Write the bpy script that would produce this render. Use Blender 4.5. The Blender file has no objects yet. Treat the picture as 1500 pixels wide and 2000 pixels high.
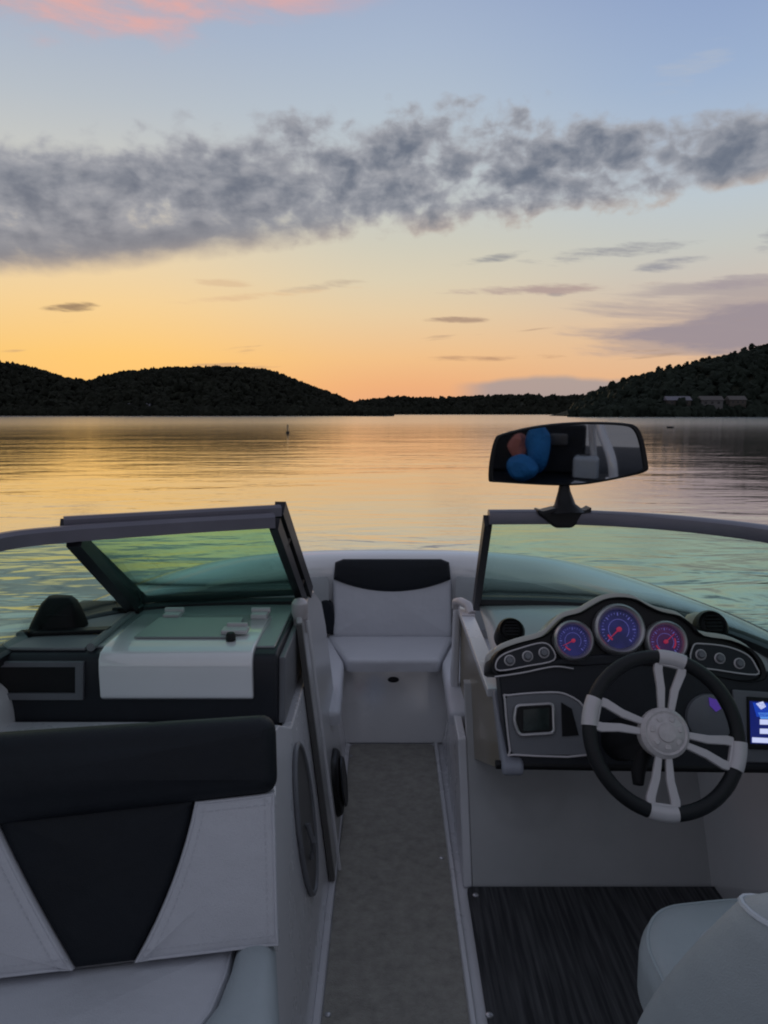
import bpy, bmesh, math, random
import numpy as np
from mathutils import Vector, Matrix
random.seed(7)
rng = np.random.default_rng(11)
C = bpy.context.scene.collection
PI = math.pi

# ------------------------------------------------------------------ camera frame
CAM_H = 1.5
PITCH = math.atan(192/1500)
SP, CP = math.sin(PITCH), math.cos(PITCH)
def ray(px, py):
    dx = (px-750)/1500; dy = (1000-py)/1500
    return Vector((dx, CP+dy*SP, -SP+dy*CP))
EYE = Vector((0, 0, CAM_H))
def onY(px, py, Y):
    d = ray(px, py); return EYE + d*(Y/d.y)
def onZ(px, py, z):
    d = ray(px, py); return EYE + d*((z-CAM_H)/d.z)
def onP(px, py, p0, n):
    d = ray(px, py); p0 = Vector(p0); n = Vector(n)
    return EYE + d*((p0-EYE).dot(n)/d.dot(n))

# ------------------------------------------------------------------ helpers
def lin(c):
    def f(x):
        x /= 255
        return x/12.92 if x <= .04045 else ((x+.055)/1.055)**2.4
    return (f(c[0]), f(c[1]), f(c[2]), 1)

def catmull(pts, n=8, closed=False):
    pts = [Vector(p) for p in pts]; out = []
    m = len(pts)
    rngi = range(m if closed else m-1)
    for i in rngi:
        p1 = pts[i]; p2 = pts[(i+1) % m]
        p0 = pts[(i-1) % m] if (closed or i > 0) else p1*2-p2
        p3 = pts[(i+2) % m] if (closed or i+2 < m) else p2*2-p1
        for k in range(n):
            t = k/n
            out.append(.5*((2*p1)+(p2-p0)*t+(2*p0-5*p1+4*p2-p3)*t*t+(3*p1-p0-3*p2+p3)*t**3))
    if not closed: out.append(pts[-1])
    return out

def rounded(poly, r, seg=5):
    """round the corners of a 2-D polygon"""
    out = []; m = len(poly)
    for i in range(m):
        p = Vector(poly[i][:2]); a = Vector(poly[i-1][:2])-p; b = Vector(poly[(i+1) % m][:2])-p
        rr = poly[i][2] if len(poly[i]) > 2 else r
        rr = min(rr, a.length*.48, b.length*.48)
        if rr < 1e-5: out.append(p); continue
        a = p+a.normalized()*rr; b = p+b.normalized()*rr
        for k in range(seg+1):
            t = k/seg
            out.append(a*(1-t)**2+p*2*t*(1-t)+b*t*t)
    return out

def resample(pts, step):
    out = []; m = len(pts)
    for i in range(m):
        a = pts[i]; b = pts[(i+1) % m]
        k = max(1, int((b-a).length/step))
        for j in range(k): out.append(a.lerp(b, j/k))
    return out

def offset2(pts, d):
    m = len(pts); out = []
    area = sum(pts[i].x*pts[(i+1) % m].y-pts[(i+1) % m].x*pts[i].y for i in range(m))
    s = 1 if area > 0 else -1
    for i in range(m):
        t = (pts[(i+1) % m]-pts[i-1])
        if t.length < 1e-9: out.append(pts[i].copy()); continue
        t.normalize()
        out.append(pts[i]+Vector((-t.y, t.x))*d*s)
    return out

class Frame:
    def __init__(s, o, u, v, n=None):
        s.o = Vector(o); s.u = Vector(u).normalized(); s.v = Vector(v).normalized()
        s.n = Vector(n).normalized() if n is not None else s.u.cross(s.v).normalized()
    def __call__(s, a, b, c=0): return s.o+s.u*a+s.v*b+s.n*c
    def inv(s, p):
        d = Vector(p)-s.o; return Vector((d.dot(s.u), d.dot(s.v)))

class MB:
    def __init__(s): s.bm = bmesh.new(); s.mi = 0
    def face(s, vs):
        try:
            f = s.bm.faces.new(vs); f.material_index = s.mi; return f
        except ValueError: return None
    def ring(s, pts): return [s.bm.verts.new(p) for p in pts]
    def bridge(s, a, b, closed=True):
        m = len(a)
        for i in range(m if closed else m-1):
            s.face([a[i], a[(i+1) % m], b[(i+1) % m], b[i]])
    def loft(s, rings, closed=True, caps=True):
        R = [s.ring(r) for r in rings]
        for a, b in zip(R, R[1:]): s.bridge(a, b, closed)
        if caps and closed: s.face(R[0][::-1]); s.face(R[-1])
        return s
    def prism(s, pts, vec):
        vec = Vector(vec); pts = [Vector(p) for p in pts]
        return s.loft([pts, [p+vec for p in pts]])
    def box(s, c, sz, M=None):
        c = Vector(c); hx, hy, hz = sz[0]/2, sz[1]/2, sz[2]/2
        r = []
        for z in (-hz, hz):
            q = [Vector((-hx, -hy, z)), Vector((hx, -hy, z)), Vector((hx, hy, z)), Vector((-hx, hy, z))]
            r.append([c+(M @ p if M else p) for p in q])
        return s.loft(r)
    def tube(s, path, rad, seg=12, closed=False, prof=None, up=None):
        path = [Vector(p) for p in path]; m = len(path); rings = []
        up = Vector(up) if up else Vector((0, 0, 1))
        for i, p in enumerate(path):
            if closed: t = path[(i+1) % m]-path[i-1]
            else: t = path[min(i+1, m-1)]-path[max(i-1, 0)]
            t.normalize()
            a = t.cross(up)
            if a.length < 1e-4: a = t.cross(Vector((0, 1, 0)))
            a.normalize(); b = a.cross(t)
            r = rad[i] if isinstance(rad, (list, tuple)) else rad
            if prof: rings.append([p+a*x+b*y for x, y in prof])
            else: rings.append([p+(a*math.cos(2*PI*k/seg)+b*math.sin(2*PI*k/seg))*r for k in range(seg)])
        if closed: rings.append(rings[0])
        if closed:
            R = [s.ring(r) for r in rings[:-1]]
            for i in range(len(R)): s.bridge(R[i], R[(i+1) % len(R)])
        else: s.loft(rings)
        return s
    def lathe(s, fr, prof, seg=32, cap0=True, cap1=True, sx=1, sy=1):
        rings = [[fr(r*math.cos(2*PI*k/seg)*sx, r*math.sin(2*PI*k/seg)*sy, h) for k in range(seg)] for r, h in prof]
        R = [s.ring(r) for r in rings]
        for a, b in zip(R, R[1:]): s.bridge(a, b)
        if cap0: s.face(R[0][::-1])
        if cap1: s.face(R[-1])
        return s
    def pad(s, out2, fr, h, r, crown=0.0, base=0.0, step=.03):
        """upholstered pad: outline in the frame's plane, rounded over edges, slight crown"""
        out2 = resample([Vector(p[:2]) for p in out2], step)
        rings = [[fr(p.x, p.y, base) for p in out2]]
        N = 5
        for k in range(N+1):
            a = PI/2*k/N
            o = offset2(out2, r*(1-math.cos(a)))
            rings.append([fr(p.x, p.y, h-r+r*math.sin(a)) for p in o])
        o = offset2(out2, r)
        c = sum(o, Vector((0, 0)))/len(o)
        for f, g in ((.85, .35), (.6, .72), (.3, .94)):
            rings.append([fr(c.x+(p.x-c.x)*f, c.y+(p.y-c.y)*f, h+crown*g) for p in o])
        R = [s.ring(q) for q in rings]
        for a, b in zip(R, R[1:]): s.bridge(a, b)
        ctr = s.bm.verts.new(fr(c.x, c.y, h+crown))
        L = R[-1]
        for i in range(len(L)): s.face([L[i], L[(i+1) % len(L)], ctr])
        s.face(R[0][::-1])
        return s
    def piping(s, out2, fr, h, r, rad=.0035, step=.03):
        o = offset2(resample([Vector(p[:2]) for p in out2], step), r*.30)
        return s.tube([fr(p.x, p.y, h-r*.30+rad*.3) for p in o], rad, 6, closed=True, up=fr.n)
    def stitches(s, out2, fr, h, r, off, dash=.008, gap=.006):
        o = offset2(resample([Vector(p[:2]) for p in out2], .01), off)
        o = resample(o, .004); d = 0; m = len(o); i = 0
        n1 = max(1, int(dash/.004)); n2 = max(1, int(gap/.004))
        while i+n1 < m:
            a, b = o[i], o[i+n1]; t = (b-a)
            if 1e-6 < t.length < dash*2:
                w = Vector((-t.y, t.x)).normalized()*.0007
                s.prism([fr(a.x-w.x, a.y-w.y, h), fr(b.x-w.x, b.y-w.y, h), fr(b.x+w.x, b.y+w.y, h), fr(a.x+w.x, a.y+w.y, h)], fr.n*.0014)
            i += n1+n2
        return s
    def build(s, name, mat, parent=None, smooth=True, bevel=0, seg=3, ang=40, solid=0, sub=0):
        bm = s.bm
        bmesh.ops.recalc_face_normals(bm, faces=bm.faces[:])
        me = bpy.data.meshes.new(name); bm.to_mesh(me); bm.free()
        o = bpy.data.objects.new(name, me); C.objects.link(o)
        for m in (mat if isinstance(mat, (list, tuple)) else [mat]): me.materials.append(m)
        if smooth:
            me.polygons.foreach_set('use_smooth', [True]*len(me.polygons))
            if not bevel: me.set_sharp_from_angle(angle=math.radians(ang))
        if solid:
            md = o.modifiers.new('solid', 'SOLIDIFY'); md.thickness = solid; md.offset = 0
        if bevel:
            md = o.modifiers.new('bevel', 'BEVEL'); md.width = bevel; md.segments = seg
            md.limit_method = 'ANGLE'; md.angle_limit = math.radians(35); md.harden_normals = True
        if sub:
            md = o.modifiers.new('sub', 'SUBSURF'); md.levels = md.render_levels = sub
        if parent is not None: o.parent = parent
        return o

def tag(o, label=None, cat=None, group=None, kind=None):
    if label: o['label'] = label
    if cat: o['category'] = cat
    if group: o['group'] = group
    if kind: o['kind'] = kind
    return o
def empty(name, label, cat, group=None):
    o = bpy.data.objects.new(name, None); C.objects.link(o); o.empty_display_size = .1
    return tag(o, label, cat, group)

# ------------------------------------------------------------------ materials
def mat(name, col, rough=.5, metal=0, bump=None, spec=.5, coat=0, var=0, vscale=6, emis=None, estr=0, sheen=0):
    m = bpy.data.materials.new(name); m.use_nodes = True
    nt = m.node_tree; b = nt.nodes['Principled BSDF']
    col = tuple(col[:3])+(1,)
    b.inputs['Base Color'].default_value = col
    b.inputs['Roughness'].default_value = rough
    b.inputs['Metallic'].default_value = metal
    b.inputs['Specular IOR Level'].default_value = spec
    b.inputs['Coat Weight'].default_value = coat
    b.inputs['Coat Roughness'].default_value = .08
    b.inputs['Sheen Weight'].default_value = sheen
    if emis:
        b.inputs['Emission Color'].default_value = tuple(emis[:3])+(1,); b.inputs['Emission Strength'].default_value = estr
    tc = nt.nodes.new('ShaderNodeTexCoord')
    if var:
        nz = nt.nodes.new('ShaderNodeTexNoise'); nz.inputs['Scale'].default_value = vscale; nz.inputs['Detail'].default_value = 5
        nz.inputs['Roughness'].default_value = .62
        nt.links.new(tc.outputs['Object'], nz.inputs['Vector'])
        mr = nt.nodes.new('ShaderNodeMapRange')
        mr.inputs['From Min'].default_value = .3; mr.inputs['From Max'].default_value = .7
        mr.inputs['To Min'].default_value = 1-var; mr.inputs['To Max'].default_value = 1+var
        nt.links.new(nz.outputs['Fac'], mr.inputs['Value'])
        mx = nt.nodes.new('ShaderNodeVectorMath'); mx.operation = 'SCALE'
        mx.inputs[0].default_value = col[:3]
        nt.links.new(mr.outputs[0], mx.inputs['Scale'])
        nt.links.new(mx.outputs[0], b.inputs['Base Color'])
        rr = nt.nodes.new('ShaderNodeMapRange'); rr.inputs['To Min'].default_value = max(0, rough-.03); rr.inputs['To Max'].default_value = min(1, rough+.03)
        rr.inputs['From Min'].default_value = .3; rr.inputs['From Max'].default_value = .7
        nt.links.new(nz.outputs['Fac'], rr.inputs['Value']); nt.links.new(rr.outputs[0], b.inputs['Roughness'])
    if bump:
        prev = None
        for sc, st, det in bump:
            nz = nt.nodes.new('ShaderNodeTexNoise'); nz.inputs['Detail'].default_value = det
            if isinstance(sc, tuple):
                mp = nt.nodes.new('ShaderNodeMapping'); mp.inputs['Scale'].default_value = sc
                nt.links.new(tc.outputs['Object'], mp.inputs['Vector']); nt.links.new(mp.outputs[0], nz.inputs['Vector'])
                nz.inputs['Scale'].default_value = 1
            else:
                nz.inputs['Scale'].default_value = sc; nt.links.new(tc.outputs['Object'], nz.inputs['Vector'])
            bp = nt.nodes.new('ShaderNodeBump'); bp.inputs['Distance'].default_value = st; bp.inputs['Strength'].default_value = .8
            nt.links.new(nz.outputs['Fac'], bp.inputs['Height'])
            if prev: nt.links.new(prev.outputs[0], bp.inputs['Normal'])
            prev = bp
        nt.links.new(prev.outputs[0], b.inputs['Normal'])
    return m

M = {}
M['gel'] = mat('white_gelcoat', (.64, .64, .67), .28, var=.05, vscale=3, coat=.3)
M['gelgrey'] = mat('grey_gelcoat', (.44, .445, .45), .3, var=.06, vscale=4, coat=.3)
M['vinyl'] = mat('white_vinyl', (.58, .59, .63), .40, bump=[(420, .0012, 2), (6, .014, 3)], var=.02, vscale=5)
M['navy'] = mat('dark_navy_vinyl', (.009, .012, .017), .55, bump=[(420, .0012, 2), (7, .012, 3)], var=.15, vscale=6, spec=.28)
M['black'] = mat('black_plastic', (.008, .008, .009), .42, bump=[(300, .0006, 2)], var=.15, vscale=8, spec=.3)
M['dark'] = mat('charcoal_fascia', (.018, .02, .026), .4, bump=[(300, .0005, 2)], var=.15, vscale=7, spec=.3)
M['greyp'] = mat('grey_panel', (.15, .155, .17), .4, bump=[(260, .0005, 2)], var=.08, vscale=7)
M['greyd'] = mat('grey_dash_vinyl', (.2, .21, .22), .5, bump=[(260, .0008, 2)], var=.07, vscale=6)
M['anod'] = mat('dark_anodised_aluminium', (.185, .18, .215), .36, metal=.5, var=.08, vscale=9)
M['blackalu'] = mat('black_aluminium', (.02, .02, .025), .4, metal=.3, var=.1, vscale=9)
M['silver'] = mat('brushed_silver', (.5, .49, .5), .34, metal=.85, var=.06, vscale=14)
M['silverp'] = mat('silver_painted_plastic', (.56, .53, .54), .38, metal=.2, var=.06, vscale=14)
M['chrome'] = mat('chrome', (.75, .75, .78), .12, metal=1)
M['carpet'] = mat('taupe_carpet', (.32, .307, .275), .95, bump=[(240, .006, 3), (35, .004, 3)], var=.2, vscale=30, spec=.1, sheen=.2)
M['leather'] = mat('black_leather', (.009, .010, .012), .42, bump=[(350, .0012, 2)], var=.15, vscale=12, spec=.35)
M['brown'] = mat('olive_brown_panel', (.22, .185, .125), .35, var=.1, vscale=3, coat=.2)
M['rubber'] = mat('black_rubber', (.006, .006, .007), .6, var=.15, vscale=12, spec=.25)
ZEN36 = (158, 169, 190); ZEN50 = (144, 150, 168); ZEN90 = (117, 121, 135)
BACK0 = (132, 131, 139); BACK10 = (149, 148, 157); BACK30 = (136, 139, 153)
WB = (.05, .023, .006)
TINT = (.77, .915, .86, 1)
WR = .171
WA = (78, 164, 262, 343)
MTGT = (.15, -1.6, .75)
LUMPS = [((-.19, -1.5, .645), (.12, .11, .115)), ((-.10, -1.70, .77), (.10, .09, .22)), ((-.25, -1.74, .77), (.085, .07, .12))]
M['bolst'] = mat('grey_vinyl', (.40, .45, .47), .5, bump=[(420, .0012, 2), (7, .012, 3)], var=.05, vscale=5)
M['cowl'] = mat('beige_cowl', (.42, .38, .30), .4, var=.05)
M['gelhull'] = mat('polished_hull_gelcoat', (.78, .78, .79), .22, var=.04, vscale=3, coat=1.0)
M['gelhull'].node_tree.nodes['Principled BSDF'].inputs['Coat IOR'].default_value = 2.0
M['dashg'] = mat('dash_gelcoat_grey', (.24, .26, .265), .32, var=.06, vscale=4, coat=.5)
M['gelb'] = mat('hatch_gelcoat', (.84, .84, .85), .25, var=.03, vscale=3, coat=1.0)
M['gelb'].node_tree.nodes['Principled BSDF'].inputs['Coat IOR'].default_value = 2.0
M['cowlp'] = mat('pale_dash_cowl', (.5, .49, .44), .35, var=.05, vscale=4, coat=.5)
M['gask'] = mat('dull_gasket', (.10, .097, .095), .5, var=.1)
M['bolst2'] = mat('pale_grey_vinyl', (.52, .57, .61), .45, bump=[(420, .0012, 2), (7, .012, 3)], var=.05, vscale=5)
WROUGH = .15
M['trimg'] = mat('blue_grey_trim', (.24, .25, .29), .4, var=.05)
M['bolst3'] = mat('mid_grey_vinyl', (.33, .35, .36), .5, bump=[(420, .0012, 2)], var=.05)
M['thread'] = mat('grey_thread', (.53, .54, .58), .5, var=.05)
M['threadd'] = mat('dark_grey_thread', (.05, .052, .058), .7, var=.05)
# ------------------------------------------------------------------ sky (world)
sc = bpy.context.scene
W = bpy.data.worlds.new('World'); sc.world = W; W.use_nodes = True
nt = W.node_tree; nt.nodes.clear()
class X:
    """tiny expression helper over Math nodes"""
    def __init__(s, sock): s.s = sock
    @staticmethod
    def m(op, *a):
        n = nt.nodes.new('ShaderNodeMath'); n.operation = op
        for i, q in enumerate(a):
            if isinstance(q, X): nt.links.new(q.s, n.inputs[i])
            else: n.inputs[i].default_value = q
        return X(n.outputs[0])
    def __add__(s, o): return X.m('ADD', s, o)
    __radd__ = __add__
    def __sub__(s, o): return X.m('SUBTRACT', s, o)
    def __rsub__(s, o): return X.m('SUBTRACT', o, s)
    def __mul__(s, o): return X.m('MULTIPLY', s, o)
    __rmul__ = __mul__
    def __truediv__(s, o): return X.m('DIVIDE', s, o)
def sstep(x, a, b, lo=0., hi=1.):
    n = nt.nodes.new('ShaderNodeMapRange'); n.interpolation_type = 'SMOOTHSTEP'
    nt.links.new(x.s, n.inputs['Value'])
    n.inputs['From Min'].default_value = a; n.inputs['From Max'].default_value = b
    n.inputs['To Min'].default_value = lo; n.inputs['To Max'].default_value = hi
    return X(n.outputs[0])
def curve(x, pts, lo, hi):
    """piecewise smooth function of x given as (x, y) pairs, x in lo..hi"""
    n = nt.nodes.new('ShaderNodeFloatCurve'); c = n.mapping.curves[0]
    while len(c.points) < len(pts): c.points.new(.5, .5)
    for p, (a, b) in zip(c.points, pts): p.location = ((a-lo)/(hi-lo), b)
    n.mapping.update()
    nt.links.new(((x-lo)*(1/(hi-lo))).s, n.inputs['Value'])
    return X(n.outputs[0])
def vec(x, y, z=0.):
    n = nt.nodes.new('ShaderNodeCombineXYZ')
    for i, q in enumerate((x, y, z)):
        if isinstance(q, X): nt.links.new(q.s, n.inputs[i])
        else: n.inputs[i].default_value = q
    return n.outputs[0]
def noise(v, scale, detail=6, rough=.6, lac=2.1, dist=0):
    n = nt.nodes.new('ShaderNodeTexNoise'); nt.links.new(v, n.inputs['Vector'])
    n.inputs['Scale'].default_value = scale; n.inputs['Detail'].default_value = detail
    n.inputs['Roughness'].default_value = rough; n.inputs['Lacunarity'].default_value = lac
    n.inputs['Distortion'].default_value = dist
    return X(n.outputs['Fac'])
def ramp(x, stops):
    n = nt.nodes.new('ShaderNodeValToRGB'); e = n.color_ramp.elements
    n.color_ramp.interpolation = 'EASE' if False else 'LINEAR'
    while len(e) < len(stops): e.new(.5)
    for el, (p, c) in zip(e, stops): el.position = p; el.color = lin(c)
    nt.links.new(x.s, n.inputs['Fac']); return n.outputs['Color']
def mix(f, a, b):
    n = nt.nodes.new('ShaderNodeMix'); n.data_type = 'RGBA'
    if isinstance(f, X): nt.links.new(f.s, n.inputs['Factor'])
    else: n.inputs['Factor'].default_value = f
    for k, q in (('A', a), ('B', b)):
        i = [s for s in n.inputs if s.name == k and s.type == 'RGBA'][0]
        if isinstance(q, tuple): i.default_value = lin(q)
        else: nt.links.new(q, i)
    return [s for s in n.outputs if s.type == 'RGBA'][0]

tcw = nt.nodes.new('ShaderNodeTexCoord')
sp = nt.nodes.new('ShaderNodeSeparateXYZ'); nt.links.new(tcw.outputs['Generated'], sp.inputs[0])
dx, dy, dz = X(sp.outputs[0]), X(sp.outputs[1]), X(sp.outputs[2])
v = X.m('ARCSINE', dz); u = X.m('ARCTAN2', dx, dy)
au = X.m('ABSOLUTE', u)
D = 1/90
t = X.m('MAXIMUM', v*(2/PI), 0.)
rl = ramp(t, [(0, (248, 184, 90)), (4*D, (250, 197, 101)), (7.6*D, (245, 207, 142)), (11*D, (233, 211, 171)), (15*D, (208, 206, 195)),
              (20*D, (183, 192, 201)), (24*D, (166, 180, 202)), (28*D, (158, 171, 198)), (36*D, ZEN36), (50*D, ZEN50), (1, ZEN90)])
rm = ramp(t, [(0, (230, 160, 116)), (2*D, (238, 170, 112)), (4*D, (241, 188, 126)), (7.2*D, (231, 203, 160)), (9.5*D, (220, 207, 178)), (12*D, (208, 205, 188)), (15*D, (197, 203, 201)),
              (20*D, (180, 194, 207)), (24*D, (166, 183, 207)), (28*D, (152, 170, 202)), (36*D, ZEN36), (50*D, ZEN50), (1, ZEN90)])
rr = ramp(t, [(0, (218, 164, 126)), (2*D, (230, 178, 132)), (5*D, (226, 188, 152)), (8*D, (207, 192, 178)), (11*D, (198, 200, 194)), (14*D, (188, 200, 208)),
              (18*D, (168, 187, 210)), (21*D, (153, 176, 209)), (27*D, (134, 157, 200)), (36*D, ZEN36), (50*D, ZEN50), (1, ZEN90)])
rb = ramp(t, [(0, BACK0), (10*D, BACK10), (30*D, BACK30), (50*D, ZEN50), (1, ZEN90)])
base = mix(sstep(u, -.36, .05), rl, rm)
base = mix(sstep(u, .0, .42), base, rr)

# --- the broad grey altocumulus band -------------------------------------------------
p = vec(u*1.0, v*1.35)
warp = noise(p, 5.5, 3, .5)
pw = vec(u*.9+(warp-.5)*.06, v*1.6+(warp-.5)*.06)
n1 = noise(pw, 15, 7, .52)
n2 = noise(vec(u+3.1, v*1.25+1.7), 34, 4, .5, dist=.3)
vc = curve(u, [(-.8, .235), (-.447, .229), (-.158, .272), (0, .292), (.2, .294), (.32, .286), (.46, .296), (.8, .33)], -.8, .8)
hw = curve(u, [(-.8, .09), (-.447, .076), (-.25, .078), (0, .076), (.2, .064), (.3, .048), (.46, .040), (.8, .02)], -.8, .8)
q = (v-vc)/hw
up = X.m('MAXIMUM', q, 0.); dn = X.m('MAXIMUM', q*-1., 0.)
edge = 1.-(up*up*.9+dn*dn*dn*.8)
mott = curve(u, [(-.8, .25), (-.447, .3), (-.2, .42), (0, .85), (.2, .9), (.45, .45), (.8, .4)], -.8, .8)
low = sstep(q, -.2, -.85)*sstep(u, .1, -.25)
dens = edge*1.0+(n1-.5)*(2.5-low*1.7)+(n2-.5)*(.4+mott*1.9)*(1.-low*.75)-.01-mott*.14+sstep(u, .15, .4)*.04
mask = sstep(dens, .02, .78)*sstep(au, 1.3, 1.0)
thick = sstep(dens, .3, 1.5)
n1b = noise(vec(u*.9+(warp-.5)*.06-.009, v*1.6+(warp-.5)*.06-.018), 15, 7, .52)
lit = sstep(n1b-n1+(n2-.5)*.35, -.05, .25)
ccol = mix(thick, (164, 166, 174), (97, 106, 124))
ccol = mix(X.m('MULTIPLY', lit, .38), ccol, (168, 168, 174))
ccol = mix(low*.55, ccol, (92, 98, 114))
warmlow = sstep(q, -.55, -1.05)*(1.-thick*.8)*.6
ccol = mix(warmlow, ccol, (196, 172, 150))
sky = mix(mask*.95, base, ccol)

# --- mauve streaks low on the right, thin dark wisps low on the left --------------------
ps = vec(u*3.2, v*30+u*3.)
s1 = noise(ps, 1.5, 6, .6, dist=.2)
reg = sstep(u, .02, .34)*sstep(v, .048, .075)*sstep(v, .185, .14)
m2 = sstep(s1*.9+reg*.42-(1.-reg)*.5, .63, .86)
sky = mix(m2*.6, sky, (158, 146, 152))
big = (X.m('ABSOLUTE', (v-(.098+(u-.42)*.04))*36.)*-1.+1.25)+(noise(vec(u*4., v*22.), 2.2, 6, .6)-.5)*2.2-sstep(u, .46, .12)*2.0
sky = mix(sstep(big, .0, .6)*sstep(au, 1.3, 1.0)*.85, sky, (152, 140, 150))
s3 = noise(vec(u*4.5+5., v*55.+u*-4.), 1.3, 4, .5)
reg3 = sstep(v, .03, .06)*sstep(v, .16, .11)*sstep(au, .6, .45)
m3 = sstep(s3*reg3, .635, .73)
sky = mix(m3*.55, sky, (172, 140, 118))
# distinct small cloudlets: (u, v, half width, half height, slope, colour, strength)
for (cu, cv, wu, wv, sl, col, st) in [(-.385, .123, .036, .0065, .12, (150, 124, 96), .95), (.125, .188, .055, .006, .16, (146, 146, 150), .9), (.275, .191, .10, .010, .06, (148, 148, 156), .85),
                                      (.345, .174, .05, .008, .12, (146, 146, 156), .85), (.20, .151, .12, .007, .0, (174, 150, 146), .85), (.09, .117, .04, .0045, 0, (168, 138, 118), .85), (.44, .150, .10, .010, .02, (160, 148, 156), .6),
                                      (-.08, .158, .06, .006, .14, (190, 170, 148), .7), (-.15, .146, .11, .005, .1, (222, 184, 140), .65), (-.2, .160, .05, .005, 0., (216, 182, 142), .6), (.12, .07, .10, .004, 0., (178, 134, 104), .75),
                                      (.215, .145, .014, .004, 0, (150, 142, 146), .7), (.465, .195, .03, .02, .4, (150, 150, 160), .7), (.36, .375, .045, .018, .2, (170, 182, 202), .7)]:
    a = (u-cu)/wu; b = ((v-cv)-(u-cu)*sl)/wv
    f = 1.-(a*a+b*b)+(noise(vec(u*8.+cu*40, v*50.+u*4.), 1.5, 7, .62)-.5)*5.
    sky = mix(sstep(f, .0, 1.5)*st, sky, col)
# bluish bank just over the far shore, right of centre
bank = (.047+(noise(vec(u*7., 0.), 1.2, 4, .5)-.5)*.02-X.m('ABSOLUTE', u-.23)*.055)-v
sky = mix(sstep(bank, -.003, .006)*sstep(u, .08, .14)*sstep(u, .42, .33)*.75, sky, (150, 150, 158))
# pink lit cloud, upper left
pk = noise(vec(u*2.2+1.7, v*7.), 2.3, 6, .58, dist=.3)
pm = (v-(.378+(u+.438)*.19))*9.+(pk-.5)*1.5
pmask = sstep(pm, -.08, .55)*sstep(u, .04, -.12)*sstep(v, .62, .5)*sstep(u, -1.2, -.8)
sky = mix(pmask*.8, sky, mix(sstep(pk, .35, .62), (196, 172, 176), (240, 164, 146)))
back = sstep(au, .62, 1.5)
sky = mix(back, sky, rb)
# below the horizon (only seen past the edge of the lake)
hs_ = nt.nodes.new('ShaderNodeHueSaturation'); hs_.inputs['Saturation'].default_value = .93; hs_.inputs['Value'].default_value = .975; nt.links.new(sky, hs_.inputs['Color']); sky = hs_.outputs[0]
bg = nt.nodes.new('ShaderNodeBackground'); nt.links.new(sky, bg.inputs['Color']); bg.inputs['Strength'].default_value = 1.0
nis = nt.nodes.new('ShaderNodeTexSky'); nis.sky_type = 'NISHITA'; nis.sun_disc = False
nis.sun_elevation = math.radians(1.0); nis.sun_rotation = math.radians(-17); nis.altitude = 200
bg2 = nt.nodes.new('ShaderNodeBackground'); nt.links.new(nis.outputs[0], bg2.inputs['Color']); bg2.inputs['Strength'].default_value = .004
ad = nt.nodes.new('ShaderNodeAddShader'); nt.links.new(bg.outputs[0], ad.inputs[0]); nt.links.new(bg2.outputs[0], ad.inputs[1])
wo = nt.nodes.new('ShaderNodeOutputWorld'); nt.links.new(ad.outputs[0], wo.inputs['Surface'])
W.cycles.sampling_method = 'MANUAL'; W.cycles.sample_map_resolution = 1024

sun = bpy.data.lights.new('sun', 'SUN'); sun.energy = 2.0; sun.angle = math.radians(.5); sun.color = (1, .72, .42)
so = bpy.data.objects.new('sun', sun); C.objects.link(so)
az, el = math.radians(-17), math.radians(.6)
so.rotation_euler = Vector((math.sin(az)*math.cos(el), math.cos(az)*math.cos(el), math.sin(el))).to_track_quat('Z', 'Y').to_euler()

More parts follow.
